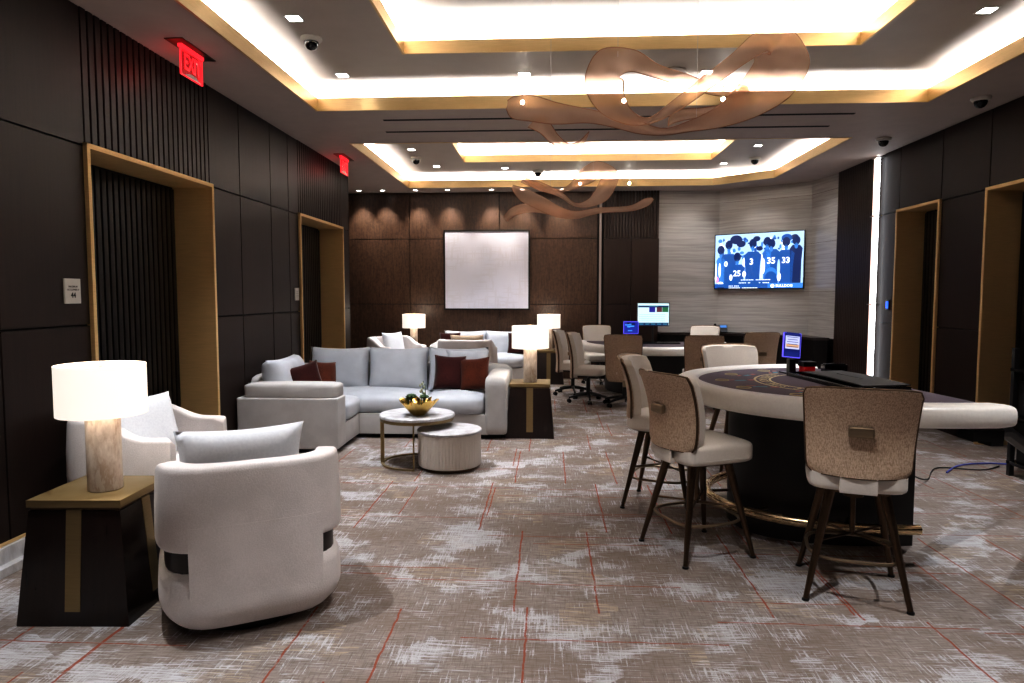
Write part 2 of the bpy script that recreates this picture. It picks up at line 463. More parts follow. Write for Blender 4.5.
for (a, b) in (D1, D2):
    n = 23
    for i in range(n):
        y = a+(b-a)*(i+.5)/n; slab(mb, XL-.03, XL+.0, y-.027, y+.027, DT+g, H, .004)
struct(mb, 'wall_left', ['wood_left', 'joint'])
mb = MB()
for y0, y1 in ((YF, D1[0]-.06), (D1[1]+.06, D2[0]-.06), (D2[1]+.06, YLE)):
    slab(mb, XL-.02, XL+.035, y0, y1, 0, .14, .004, 0); slab(mb, XL, XL+.012, y0, y1, .141, .158, .002, 1)
    slab(mb, XL-.0, XL+.085, y0, y1, 0, .05, .004, 0)
struct(mb, 'baseboard_left', ['marble_top', 'brass'])
def doorway(name, y0, y1, x, sgn, top, depth, leaf_mat):
    # sgn=+1: room lies on +x side of the wall
    fr = MB(); w = .014
    for y in (y0, y1-w): slab(fr, x+sgn*.03, x-sgn*depth, y, y+w, 0, top, .003)
    slab(fr, x+sgn*.03, x-sgn*depth, y0, y1, top-w, top, .003)
    for y in (y0-.02, y1): slab(fr, x+sgn*.03, x-sgn*.0, y, y+.02, 0, top+.02, .002)
    slab(fr, x+sgn*.03, x, y0-.02, y1+.02, top, top+.02, .002)
    d = struct(fr, name, 'brass')
    lf = MB(); slab(lf, x-sgn*(depth-.0), x-sgn*(depth+.05), y0, y1, 0, top, mi=1)
    n = int((y1-y0)/.075)
    for i in range(n):
        y = y0+.03+(y1-y0-.06)*(i+.5)/n; slab(lf, x-sgn*(depth-.03), x-sgn*(depth), y-.026, y+.026, .01, top-.035, .004)
    lf.build('fluted_door_leaf', [leaf_mat, 'joint'], d)
doorway('door_1', D1[0], D1[1], XL, 1, DT, .34, 'wood_black')
doorway('door_2', D2[0], D2[1], XL, 1, DT, .34, 'wood_black')

# ---- return + back wall
mb = MB(); slab(mb, -4.2, XL, YLE, YLE+.02, 0, H)
slab(mb, -4.25, -3.85, YLE+.02, YB+.2, 0, H)
struct(mb, 'wall_alcove', 'wood_left')
mb = MB(); slab(mb, -4.0, 1.97, YB, YB+.15, 0, H, mi=1)
panels(mb, [-3.85, -2.6, -.93, .86], [0, 1.36, 2.56, H], YB-.0, YB-.0, 0) if False else None
for a, b in ((-3.85, -2.6), (-2.6, -.93), (-.93, .86)):
    for c, d in ((0, 1.38), (1.38, 2.58), (2.58, H)): slab(mb, a+g, b-g, YB-.03, YB, c+g, d-g, .003)
n = 18
for i in range(n):
    x = .97+(1.0)*(i+.5)/n; slab(mb, x-.021, x+.021, YB-.05, YB, 2.58, H, .003, 2)
for c, d in ((0, 1.38), (1.38, 2.58)):
    slab(mb, .97, 1.47-g, YB-.05, YB, c+g, d-g, .003, 2); slab(mb, 1.47+g, 1.97, YB-.05, YB, c+g, d-g, .003, 2)
struct(mb, 'wall_back', ['wood_back', 'joint', 'wood_slat'])
mb = MB(); slab(mb, .895, .935, YB-.03, YB-.005, 0, H)
tag(mb.build('led_strip_light', 'led_dim'), 'thin vertical warm light strip in the brown wood wall right of the artwork', 'light strip')
# ---- marble wall (three facets) with dark ledge
A_, B_, C_, D_ = (1.97, YB), (3.05, YB), (4.33, 11.72), (4.45, 10.93)
mb = MB()
for p, q in ((A_, B_), (B_, C_), (C_, D_)):
    dx, dy = q[0]-p[0], q[1]-p[1]; L = math.hypot(dx, dy); nx, ny = dy/L, -dx/L
    poly = [(p[0], p[1]), (q[0], q[1]), (q[0]-nx*.12, q[1]-ny*.12), (p[0]-nx*.12, p[1]-ny*.12)]
    mb.prism(poly, .86, H, 0); mb.prism(poly, 0, .86, 1)
struct(mb, 'wall_marble', ['wall_marble', 'wood_black'])
mb = MB(); off = .34
led = [(A_[0], A_[1]-.03), (B_[0]-.02, B_[1]-.03), (C_[0]-.04, C_[1]-.04), (D_[0]-.08, D_[1]), (D_[0]-off, D_[1]+.02), (C_[0]-off, C_[1]-.22), (B_[0]-.15, B_[1]-off), (A_[0]+.0, A_[1]-off)]
mb.prism(led[::-1], .84, .88)
cb = thing('back_counter', 'long low dark wood counter running along the foot of the marble wall', 'counter', (0, 0, 0))
mb.build('worktop', 'dark_wood', cb)
inn = [(x, y) for x, y in led]; k = MB()
k.prism([(A_[0]+.02, A_[1]-.04), (B_[0]-.04, B_[1]-.04), (C_[0]-.07, C_[1]-.07), (D_[0]-.1, D_[1]+.02), (D_[0]-off+.03, D_[1]+.04), (C_[0]-off+.03, C_[1]-.2), (B_[0]-.15, B_[1]-off+.03), (A_[0]+.02, A_[1]-off+.03)][::-1], 0, .84)
k.build('cabinet_body', 'wood_black', cb)

# ---- right wall
R1, R2, RT = (8.14, 9.08), (5.6, 7.28), 2.62
mb = MB()
for y0, y1 in ((YF, R2[0]), (R2[1], R1[0]), (R1[1], 10.95)): slab(mb, XR+.4, XR+.03, y0, y1, 0, H, mi=1)
for y0, y1 in (R1, R2): slab(mb, XR+.4, XR+.03, y0, y1, RT, H, mi=1)
def rp(ys, zs):
    for a, b in zip(ys[:-1], ys[1:]):
        for c, d in zip(zs[:-1], zs[1:]): slab(mb, XR, XR+.03, a+g, b-g, c+g, d-g, .003)
rp([YF, -.5, 1.2, 2.9, 4.3, R2[0]], [0, 1.18, RT, H]); rp([R2[1], R1[0]], [0, 1.18, RT, H]); rp([R1[1], 9.5], [0, 1.18, RT, H])
rp([R2[0], 6.44, R2[1]], [RT, H]); rp([R1[0], R1[1]], [RT, H])
for i in range(20):
    y = 9.76+1.17*(i+.5)/20; slab(mb, XR-.02, XR+.03, y-.024, y+.024, 0, H, .003, 2)
struct(mb, 'wall_right', ['wood_right', 'joint', 'wood_slat'])
doorway('door_3', R1[0], R1[1], XR, -1, RT, .33, 'wood_black')
doorway('door_4', R2[0], R2[1], XR, -1, RT, .33, 'wood_black')
lt = thing('vertical_tube_light', 'tall bright vertical tube light on the right wall with small metal brackets', 'light', (XR-.03, 9.63, 0))
mb = MB(); mb.tube([(0, -.015, .02), (0, -.015, H-.02)], .022, 12); mb.build('light_tube', 'led_cool', lt)
mb = MB(); mb.box((.0, .05, H/2), (.03, .07, H-.04), .004); mb.build('backing_channel', 'led_pink', lt)
for z in (3.4, 2.62, 1.42, .3):
    mb = MB(); mb.box((0, .01, z), (.09, .16, .012), .002); mb.build('bracket', 'steel', lt)
# ---- rear wall behind the camera
mb = MB(); slab(mb, XL-.4, XR+.4, YF-.1, YF, 0, H); struct(mb, 'wall_rear', 'wood_right')

# ------------------------------------------------------------------ ceiling
T1 = (-2.40, 3.68, .9, 7.02); T2 = (-2.50, 3.60, 8.52, 12.05)
I1 = (-1.29, 2.60, 2.0, 6.03); I2 = (-1.37, 2.50, 9.5, 10.88)
def ring_slab(mb, outer, holes, z0, z1, mi=0):
    # cut a rectangle outer (x0,x1,y0,y1) by holes stacked along y
    x0, x1, y0, y1 = outer; y = y0
    for h in holes:
        slab(mb, x0, x1, y, h[2], z0, z1, mi=mi); slab(mb, x0, h[0], h[2], h[3], z0, z1, mi=mi); slab(mb, h[1], x1, h[2], h[3], z0, z1, mi=mi); y = h[3]
    slab(mb, x0, x1, y, y1, z0, z1, mi=mi)
mb = MB()
E_ = .20
ring_slab(mb, (-4.3, 4.9, YF-.1, YB+.3), [T1, T2], H, H+.03)
# chamfered corner of the far tray
mb.prism([(3.6, 11.32), (3.6, 12.05), (2.78, 12.05)], H, H+.03)
struct(mb, 'ceiling', 'ceiling')
mb = MB()
for T, I in ((T1, I1), (T2, I2)):
    X0, X1, Y0, Y1 = T[0]-E_, T[1]+E_, T[2]-E_, T[3]+E_
    ring_slab(mb, (X0, X1, Y0, Y1), [I], H2, H2+.03)
    for a in ((X0-.02, X0, Y0, Y1), (X1, X1+.02, Y0, Y1), (X0, X1, Y0-.02, Y0), (X0, X1, Y1, Y1+.02)): slab(mb, a[0], a[1], a[2], a[3], H+.03, H2, mi=1)
    X0, X1, Y0, Y1 = I[0]-E_, I[1]+E_, I[2]-E_, I[3]+E_
    slab(mb, X0, X1, Y0, Y1, H3, H3+.03)
    for a in ((X0-.02, X0, Y0, Y1), (X1, X1+.02, Y0, Y1), (X0, X1, Y0-.02, Y0), (X0, X1, Y1, Y1+.02)): slab(mb, a[0], a[1], a[2], a[3], H2+.03, H3, mi=1)
struct(mb, 'ceiling_tray', ['ceiling_up', 'cove'])
def fascia(name, poly, z0, z1):
    mb = MB(); n = len(poly)
    # inward-facing thin gold band following the opening
    cx = sum(p[0] for p in poly)/n; cy = sum(p[1] for p in poly)/n
    def off(d):
        out = []
        for i in range(n):
            p0, p, p1 = Vector(poly[i-1]), Vector(poly[i]), Vector(poly[(i+1) % n])
            a = (p-p0).normalized(); b = (p1-p).normalized(); na = Vector((-a.y, a.x)); nb = Vector((-b.y, b.x))
            m = (na+nb).normalized(); m = m/max(.3, m.dot(na)); out.append(p+m*d)
        return out
    o, i_ = off(0), off(.02)
    for k in range(n):
        k2 = (k+1) % n
        mb.add([(*o[k], z0), (*o[k2], z0), (*i_[k2], z0), (*i_[k], z0), (*o[k], z1), (*o[k2], z1), (*i_[k2], z1), (*i_[k], z1)],
               [[0, 1, 2, 3], [4, 5, 6, 7], [0, 1, 5, 4], [3, 2, 6, 7]])
    struct(mb, name, 'gold_fascia', smooth=20)
rect = lambda r: [(r[0], r[2]), (r[1], r[2]), (r[1], r[3]), (r[0], r[3])]
fascia('trim_1', rect(T1), H-.005, H+.125)
fascia('trim_2', rect(I1), H2-.005, H2+.105)
fascia('trim_3', [(T2[0], T2[2]), (T2[1], T2[2]), (3.6, 11.32), (2.78, T2[3]), (T2[0], T2[3])], H-.005, H+.125)
fascia('trim_4', rect(I2), H2-.005, H2+.105)
mb = MB()
for x0, x1, y in ((-1.8, 3.15, 7.42), (-1.9, 3.1, 7.95)): slab(mb, x0, x1, y-.025, y+.025, H-.004, H+.001)
struct(mb, 'trim_5', 'joint')

# cove lights: real lamps lying in the coves
def area(name, loc, sx, sy, power, c=(1, .97, .95), rot=(0, 0, 0), spread=PI):
    l = bpy.data.lights.new(name, 'AREA'); l.shape = 'RECTANGLE'; l.size = sx; l.size_y = sy; l.energy = power; l.color = c; l.spread = spread
    o = bpy.data.objects.new(name, l); C.objects.link(o); o.location = loc; o.rotation_euler = rot; return o
CP = 14.0
for (T, z) in ((T1, H+.098), (I1, H2+.080), (T2, H+.098), (I2, H2+.080)):
    w, d = T[1]-T[0], T[3]-T[2]; o_ = .11
    for (x, y, sx, sy) in ((T[0]-o_, (T[2]+T[3])/2, .05, d), (T[1]+o_, (T[2]+T[3])/2, .05, d), ((T[0]+T[1])/2, T[2]-o_, w, .05), ((T[0]+T[1])/2, T[3]+o_, w, .05)):
        area('cove_light', (x, y, z), sx, sy, CP*max(sx, sy), rot=(PI, 0, 0))
# ------------------------------------------------------------------ ceiling fixtures
def downlight(loc, label, group, rz=0, size=.1):
    t = thing('recessed_downlight', label, 'ceiling light', loc, rz, group)
    mb = MB(); s_ = size/2
    for a in ((-s_-.012, s_+.012, -s_-.012, -s_), (-s_-.012, s_+.012, s_, s_+.012), (-s_-.012, -s_, -s_, s_), (s_, s_+.012, -s_, s_)):
        slab(mb, a[0], a[1], a[2], a[3], -.006, .0)
    mb.build('trim_ring', 'white', t)
    mb = MB(); slab(mb, -s_, s_, -s_, s_, -.003, -.0); mb.build('lens', 'down', t); return t
dl = [(-1.94, 5.22, 'square recessed downlight beside the near dome camera on the left'), (-1.98, 6.56, 'square recessed downlight at the far left corner of the near tray'),
      (-.25, 6.63, 'square recessed downlight left of the big copper sculpture'), (1.46, 6.66, 'square recessed downlight seen through the big copper sculpture'),
      (3.2, 5.36, 'square recessed downlight at the upper right of the near tray')]
for x, y, lb in dl: downlight((x, y, H2), lb, 'downlights in the near ceiling tray')
for x, y, lb in ((-2.0, 9.9, 'small recessed downlight just behind the left dome camera of the far tray'), (-1.85, 11.2, 'small recessed downlight near the far left corner of the far tray'), (-.75, 11.4, 'small recessed downlight between the two dome cameras in the far tray'), (2.9, 9.9, 'small recessed downlight on the right near side of the far tray'), (2.75, 11.2, 'small recessed downlight left of the right dome camera in the far tray')):
    downlight((x, y, H2), lb, 'downlights in the far ceiling tray', size=.09)
ordn = ['first', 'second', 'third', 'fourth', 'fifth', 'sixth', 'seventh']
for i, x in enumerate((-3.45, -3.02, -2.42, -1.84, -1.05, -.5, .2)):
    t = thing('wall_washer_downlight', 'small round downlight above the brown wood wall, %s from the left' % ordn[i], 'ceiling light', (x, 12.3, H), 0, 'wall washers along the back wall')
    mb = MB(); mb.lathe([(.055, 0), (.055, -.008), (.04, -.008), (.04, -.002)], 20); mb.build('trim_ring', 'white', t)
    mb = MB(); mb.lathe([(.04, -.001), (.038, -.004)], 20); mb.build('lens', 'down', t)
def spot(loc, tgt, power, size=1.0, blend=.6, c=(1, .93, .85), r=.04):
    l = bpy.data.lights.new('spot_lamp', 'SPOT'); l.energy = power; l.spot_size = size; l.spot_blend = blend; l.color = c; l.shadow_soft_size = r
    o = bpy.data.objects.new('spot_lamp', l); C.objects.link(o); o.location = loc
    o.rotation_euler = (Vector(tgt)-Vector(loc)).to_track_quat('-Z', 'Y').to_euler(); return o
def dome(loc, label):
    t = thing('dome_camera', label, 'security camera', loc, 0, 'dome security cameras')
    mb = MB(); mb.lathe([(.085, 0), (.088, -.012), (.075, -.03), (.062, -.034)], 28); mb.build('mounting_ring', 'white', t)
    mb = MB(); mb.lathe([(.058, -.03), (.058, -.045), (.05, -.07), (.032, -.09), (.012, -.098), (.001, -.1)], 28); mb.build('smoked_dome', 'black_gloss', t)
dome((-1.95, 5.62, H2), 'dark dome security camera in the near tray, top left of the ceiling')
dome((-2.05, 10.5, H2), 'dark dome security camera at the left of the far ceiling tray')
dome((-.21, 11.7, H2), 'dark dome security camera in the far tray above the artwork')
dome((3.12, 10.8, H2), 'dark dome security camera in the far tray above the television')
dome((4.1, 6.9, H), 'dark dome security camera on the low ceiling at the far right')
dome((4.0, 8.6, H), 'dark dome security camera on the low ceiling above the vertical tube light')
# bright adjustable spots
for i, (x, y, lb) in enumerate(((-.28, 6.93, 'bright gimbal spotlight shining left of the copper sculpture loop'), (.72, 6.93, 'bright gimbal spotlight shining through the left copper loop'), (1.68, 6.93, 'bright gimbal spotlight shining through the right end of the near sculpture'),
                          (.51, 11.95, 'bright spotlight behind the far copper sculpture'), (1.35, 11.95, 'bright spotlight right of the far copper sculpture'))):
    t = thing('gimbal_spotlight', lb, 'spotlight', (x, y, H+.035), 0, 'bright spotlights at the tray edges')
    q = Matrix.Rotation(math.radians(-60), 4, 'X')
    mb = MB(); mb.lathe([(.022, .035), (.024, .0), (.026, -.018), (.021, -.018), (.018, -.009)], 20, T=q); mb.build('lamp_housing', 'white', t)
    mb = MB(); mb.lathe([(.0165, -.015), (.012, -.018)], 16, T=q); mb.build('lens', 'spark', t)
    mb = MB(); mb.tube([(0, 0, .02), (0, 0, H2-H-.035)], .008, 8); mb.build('stem', 'white', t)
mb = MB(); mb.lathe([(.11, 0), (.115, -.012), (.085, -.02), (.08, -.012), (.03, -.014)], 28, c=(1.14, 6.6, H2))
tag(mb.build('ceiling_speaker', 'white'), 'round white ceiling speaker above the copper sculpture', 'speaker')

# ---- exit signs
def exit_sign(loc, label):
    t = thing('exit_sign', label, 'exit sign', loc, 0, 'red exit signs')
    mb = MB(); mb.box((0, 0, -.004), (.14, .5, .008), .002); mb.build('canopy_plate', 'bronze', t)
    # acrylic blade hangs in the plane x = const so that its face looks at the room
    def blade(a, b0, b1): return None
    mb = MB(); mb.box((0, 0, -.02), (.035, .33, .03), .004); mb.build('light_bar', 'exit_red', t)
    mb = MB(); mb.box((0, 0, -.13), (.012, .31, .19), .002); p = mb.build('acrylic_panel', 'exit_acrylic', t)
    mb = MB()
    for s_ in (-1, 1): mb.box((0, s_*.157, -.13), (.014, .006, .19), 0)
    mb.box((0, 0, -.227), (.014, .32, .006)); mb.build('glowing_edge', 'exit_red', p)
    mb = MB()
    T = frame((.009, 0, -.128), (0, 1, 0)); text_mesh(mb, 'EXIT', .165, T, 0, .001, .004, sx=.72)
    mb.build('lettering', 'exit_letters', p)
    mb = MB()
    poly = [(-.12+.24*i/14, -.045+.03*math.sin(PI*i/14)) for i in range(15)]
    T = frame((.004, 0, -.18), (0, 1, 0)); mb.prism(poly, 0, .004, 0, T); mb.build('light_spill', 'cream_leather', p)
    l = bpy.data.lights.new('exit_glow', 'POINT'); l.energy = .5; l.color = (1, .06, .06); l.shadow_soft_size = .1
    o = bpy.data.objects.new('exit_glow', l); C.objects.link(o); o.location = Vector(loc)+Vector((-.12, 0, -.2))
exit_sign((-2.76, 5.24, H), 'red glowing EXIT sign hanging above the nearer doorway')
exit_sign((-2.82, 9.35, H), 'red glowing EXIT sign hanging above the farther doorway')
# ---- wall signs
def wall_sign(loc, label, w, h):
    t = thing('wall_sign', label, 'sign', loc, 0)
    mb = MB(); mb.box((.006, 0, 0), (.012, w, h), .002); pl = mb.build('plate', 'white', t)
    mb = MB(); T = frame((.0135, 0, 0), (0, 1, 0))
    text_mesh(mb, 'MAXIMUM', .018, T @ Matrix.Translation((0, .028, 0)), 0, .0005)
    text_mesh(mb, 'OCCUPANCY', .018, T @ Matrix.Translation((0, .008, 0)), 0, .0005)
    text_mesh(mb, '44', .046, T @ Matrix.Translation((0, -.028, 0)), 0, .0005, .001)
    mb.build('lettering', 'black', pl); return t
wall_sign((XL, 4.235, 1.575), 'white MAXIMUM OCCUPANCY 44 sign left of the near doorway', .145, .16)
t = thing('wall_sign', 'small plain white sign left of the far doorway', 'sign', (XL, 8.14, 1.56))
mb = MB(); mb.box((.006, 0, 0), (.012, .12, .15), .002); pl = mb.build('plate', 'white', t)
mb = MB()
for z in (.035, .01, -.02): mb.box((.013, 0, z), (.001, .07, .006))
mb.build('fine_print', 'steel', pl)
t = thing('wall_switch', 'small switch plate glowing blue beside the vertical tube light', 'switch', (XR, 9.28, 1.42), 0)
mb = MB(); mb.box((-.006, 0, 0), (.012, .09, .13), .002); mb.build('plate', 'black', t)
mb = MB(); mb.box((-.013, 0, 0), (.002, .06, .09)); mb.build('indicator', emis('blue_glow', col(30, 90, 230), 1.5), t)

# ---- artwork
t = thing('artwork', 'large square pale textured canvas in thin dark frame on the brown wood wall', 'artwork', (-1.165, YB-.03, 2.01))
mb = MB(); W_, H_ = 1.56, 1.44
for a in ((-W_/2-.015, -W_/2+.012, -H_/2-.015, H_/2+.015), (W_/2-.012, W_/2+.015, -H_/2-.015, H_/2+.015)): slab(mb, a[0], a[1], -.05, 0, a[2], a[3])
for a in ((-H_/2-.015, -H_/2+.012), (H_/2-.012, H_/2+.015)): slab(mb, -W_/2, W_/2, -.05, 0, a[0], a[1])
mb.build('frame', 'black', t)
mb = MB(); slab(mb, -W_/2+.012, W_/2-.012, -.04, -.005, -H_/2+.012, H_/2-.012); mb.build('canvas', 'art', t)

# ---- television
dx, dy = C_[0]-B_[0], C_[1]-B_[1]; L_ = math.hypot(dx, dy); ux, uy = dx/L_, dy/L_
tv = thing('television', 'wall-mounted television showing a basketball team huddle in blue', 'television', ((B_[0]+C_[0])/2-.045, (B_[1]+C_[1])/2+.036, 2.145), math.atan2(uy, ux))
TW, TH = 1.53, .95
mb = MB(); mb.box((0, -.05, 0), (TW+.03, .05, TH+.03), .006); mb.build('bezel', 'black_gloss', tv)
mb = MB(); mb.box((0, -.015, 0), (.5, .03, .4)); mb.build('wall_mount', 'black', tv)
mats = [emis('tv_light', col(176, 206, 240), .85), emis('tv_blue', col(30, 88, 165), .8), emis('tv_navy', col(16, 42, 96), .8), emis('tv_mid', col(64, 134, 210), .8), emis('tv_white', col(240, 246, 255), 1.0), emis('tv_pink', col(235, 130, 190), 1.2)]
mb = MB(); TT = Matrix.Translation((0, -.0765, 0)) @ Matrix.Rotation(PI/2, 4, 'X')
def poly2(pts, layer, mi):
    mb.add([(x, y, .0002*layer) for x, y in pts], [list(range(len(pts)))], mi, TT)
def blob(cx, cy, rx, ry, layer, mi, n=14, pw=1): poly2([(cx+rx*math.copysign(abs(math.cos(2*PI*i/n))**pw, math.cos(2*PI*i/n)), cy+ry*math.copysign(abs(math.sin(2*PI*i/n))**pw, math.sin(2*PI*i/n))) for i in range(n)], layer, mi)
def uv(px, py): return ((px-512)/840*TW, (350-py)/500*TH)       # layout taken from the picture on the screen
poly2([(-TW/2, -TH/2), (TW/2, -TH/2), (TW/2, TH/2), (-TW/2, TH/2)], 0, 0)
rs = random.Random(4)
for i in range(170):   # crowd behind
    x = rs.uniform(140, 880); y = rs.uniform(142, 420); X, Y = uv(x, y); blob(X, Y, rs.uniform(.012, .04), rs.uniform(.015, .05), 1+i*.002, rs.choice([1, 1, 3, 3, 4, 0, 0]))
for x, y, r in ((300, 150, 60), (350, 190, 45), (530, 240, 30), (600, 185, 40), (780, 155, 50), (850, 150, 35), (500, 150, 35)):
    X, Y = uv(x, y); blob(X, Y, r/840*TW, r/500*TH*.7, 2, rs.choice([1, 2]))
def player(cx, top, w, hy, num, nx=0, ny=0, size=.13, mi=1, bot=560):
    X, Y = uv(cx, top); hw = w/840*TW/2*1.28; b = uv(0, bot)[1]; sh = .06
    poly2([(X-hw*.8, b), (X+hw*.8, b), (X+hw*.85, Y-.25), (X+hw, Y-sh), (X+hw*.55, Y), (X-hw*.55, Y), (X-hw, Y-sh), (X-hw*.85, Y-.25)], 4, mi)
    for s_ in (-1, 1):
        poly2([(X+s_*hw*.86, Y-.08), (X+s_*hw*1.12, Y-.12), (X+s_*hw*1.2, b+.1), (X+s_*hw*1.0, b+.1)], 3, 0 if s_ > 0 else 4)
    hx, hyy = uv(cx, hy); blob(hx, hyy, .066, .08, 5, 2); blob(hx, hyy-.09, .03, .05, 5, 3)
    if num: text_mesh(mb, num, size, TT @ Matrix.Translation((X+nx, Y-.18+ny, .0014)), 4, .0001, .004)
player(600, 250, 60, 180, '', bot=540, mi=3)
player(230, 280, 120, 195, '0', -.05, 0)
player(150, 310, 70, 240, '', mi=3)
player(465, 265, 130, 190, '3', -.02, 0, .15)
player(640, 250, 130, 200, '35', 0, -.02, .15)
player(775, 260, 120, 190, '33', 0, .0, .14)
player(865, 220, 90, 180, '', mi=2)
player(315, 380, 120, 310, '25', 0, .02, .14, bot=600)
X, Y = uv(640, 480); blob(X, Y, .11, .13, 6, 3); blob(X, Y-.04, .1, .1, 7, 1)
for x, y, rx, ry, mi in ((115, 520, 16, 30, 5), (100, 505, 10, 25, 4), (150, 555, 30, 18, 4), (570, 400, 14, 70, 4), (710, 420, 14, 80, 0), (140, 430, 12, 70, 4), (715, 500, 18, 40, 4), (385, 470, 18, 30, 4), (255, 500, 16, 30, 4)):
    X, Y = uv(x, y); blob(X, Y, rx/840*TW, ry/500*TH, 6, mi)
a = uv(92, 560); b = uv(612, 610); poly2([(a[0], -TH/2), (b[0], -TH/2), (b[0], a[1]), (a[0], a[1])], 8, 1)
a = uv(330, 520); b = uv(690, 560); poly2([(a[0], b[1]), (b[0], b[1]), (b[0], a[1]), (a[0], a[1])], 8, 1)
a = uv(612, 555); poly2([(a[0], -TH/2), (TW/2, -TH/2), (TW/2, a[1]), (a[0], a[1])], 9, 3)
a = uv(120, 590); b = uv(190, 610); poly2([(a[0], -TH/2), (b[0], -TH/2), (b[0], a[1]), (a[0], a[1])], 9, 2)
X, Y = uv(658, 580); blob(X, Y, .035, .035, 10, 4)
X, Y = uv(765, 580); text_mesh(mb, 'BULLDOG', .062, TT @ Matrix.Translation((X, Y, .0022)), 4, .0001, .002)
for (x0, x1, y) in ((355, 480, 520), (500, 640, 520), (335, 410, 547), (425, 450, 547), (530, 545, 547), (565, 630, 547), (235, 280, 575), (290, 340, 575), (235, 350, 593), (370, 520, 593)):
    n = max(2, int((x1-x0)/14)); 
    for k in range(n):
        p = uv(x0+(x1-x0)*k/n, y); q = uv(x0+(x1-x0)*(k+.75)/n, y+8); poly2([(p[0], q[1]), (q[0], q[1]), (q[0], p[1]), (p[0], p[1])], 10, 4)
mb.build('screen', mats, tv, smooth=0, weld=False)

# ------------------------------------------------------------------ hanging copper sculptures
RIB = {}
RIB['A'] = [(-0.32, 5.0, 2.89, -0.31, 5.0, 2.94), (-0.28, 5.05, 2.84, -0.25, 4.95, 2.95), (-0.15, 5.02, 2.81, -0.12, 4.88, 2.93), (0.03, 4.92, 2.76, 0.05, 4.88, 2.88), (0.26, 4.83, 2.74, 0.28, 4.87, 2.83), (0.44, 4.77, 2.69, 0.46, 4.83, 2.78), (0.59, 4.73, 2.64, 0.61, 4.77, 2.72), (0.76, 4.75, 2.63, 0.76, 4.75, 2.67), (0.96, 4.82, 2.67, 0.93, 4.78, 2.72), (1.23, 4.96, 2.74, 1.14, 4.84, 2.83), (1.5, 5.04, 2.85, 1.33, 4.96, 3.02), (1.7, 5.05, 2.99, 1.48, 5.15, 3.21), (1.81, 5.08, 3.22, 1.54, 5.32, 3.34), (1.68, 5.13, 3.46, 1.62, 5.27, 3.33), (1.48, 5.15, 3.43, 1.54, 5.15, 3.31), (1.29, 5.09, 3.26, 1.33, 5.01, 3.16), (1.06, 4.99, 3.07, 1.1, 4.91, 2.98), (0.84, 4.86, 2.88, 0.88, 4.84, 2.82), (0.66, 4.74, 2.74, 0.67, 4.76, 2.71), (0.53, 4.66, 2.77, 0.5, 4.74, 2.71), (0.47, 4.64, 2.88, 0.33, 4.76, 2.81), (0.47, 4.71, 2.98, 0.24, 4.69, 2.97), (0.46, 4.82, 3.05, 0.33, 4.68, 3.16), (0.56, 4.91, 3.11, 0.56, 4.79, 3.2), (0.72, 4.96, 3.08, 0.75, 4.94, 3.15), (0.95, 5.03, 3.03, 0.98, 5.07, 3.12), (1.17, 5.07, 2.98, 1.2, 5.13, 3.06), (1.35, 5.08, 2.97, 1.35, 5.12, 3.06), (1.42, 5.1, 3.02, 1.41, 5.1, 3.05)]
RIB['B'] = [(-0.16, 5.0, 2.76, -0.09, 5.0, 2.85), (-0.07, 5.03, 2.72, -0.01, 4.97, 2.77), (0.01, 5.05, 2.65, 0.05, 4.99, 2.69), (0.12, 5.06, 2.59, 0.13, 5.04, 2.64), (0.23, 5.07, 2.64, 0.21, 5.09, 2.67), (0.28, 5.1, 2.74, 0.28, 5.1, 2.74)]
RIB['C'] = [(1.38, 5.1, 3.06, 1.41, 5.1, 3.05), (1.36, 5.12, 3.02, 1.41, 5.08, 2.95), (1.25, 5.08, 2.92, 1.26, 5.02, 2.85), (1.07, 5.01, 2.87, 1.08, 4.99, 2.81), (0.9, 4.89, 2.83, 0.93, 4.91, 2.77), (0.82, 4.83, 2.77, 0.85, 4.87, 2.74), (0.8, 4.8, 2.7, 0.8, 4.8, 2.7)]
RIB['D'] = [(-0.43, 9.8, 3.23, -0.41, 9.8, 3.25), (-0.26, 9.86, 3.09, -0.23, 9.84, 3.16), (0.04, 9.91, 3.0, 0.04, 9.89, 3.05), (0.29, 9.91, 3.05, 0.26, 9.89, 3.11), (0.56, 9.83, 3.14, 0.45, 9.87, 3.32), (0.69, 9.76, 3.22, 0.68, 9.84, 3.42), (0.73, 9.72, 3.21, 0.94, 9.78, 3.25), (0.65, 9.7, 3.03, 0.81, 9.7, 2.91), (0.53, 9.72, 2.88, 0.57, 9.68, 2.79), (0.35, 9.76, 2.84, 0.34, 9.74, 2.8), (0.15, 9.81, 3.0, 0.12, 9.79, 2.94), (-0.13, 9.84, 3.14, -0.17, 9.86, 3.05), (-0.4, 9.83, 3.22, -0.42, 9.87, 3.16)]
RIB['E'] = [(-0.56, 9.9, 3.08, -0.54, 9.9, 3.12), (-0.43, 9.93, 2.92, -0.35, 9.87, 3.05), (-0.19, 9.88, 2.79, -0.11, 9.82, 2.93), (0.09, 9.81, 2.66, 0.13, 9.79, 2.79), (0.37, 9.74, 2.63, 0.36, 9.76, 2.72), (0.69, 9.74, 2.7, 0.69, 9.76, 2.77), (1.12, 9.79, 2.73, 1.11, 9.81, 2.8), (1.37, 9.85, 2.81, 1.33, 9.85, 2.9), (1.46, 9.85, 2.9, 1.44, 9.85, 2.92)]
RIB['G'] = [(-0.63, 10.0, 2.62, -0.68, 10.0, 2.68), (-0.49, 10.02, 2.72, -0.53, 9.98, 2.82), (-0.25, 9.97, 2.75, -0.25, 9.93, 2.86), (0.03, 9.91, 2.7, 0.05, 9.89, 2.81), (0.32, 9.85, 2.66, 0.33, 9.85, 2.71)]

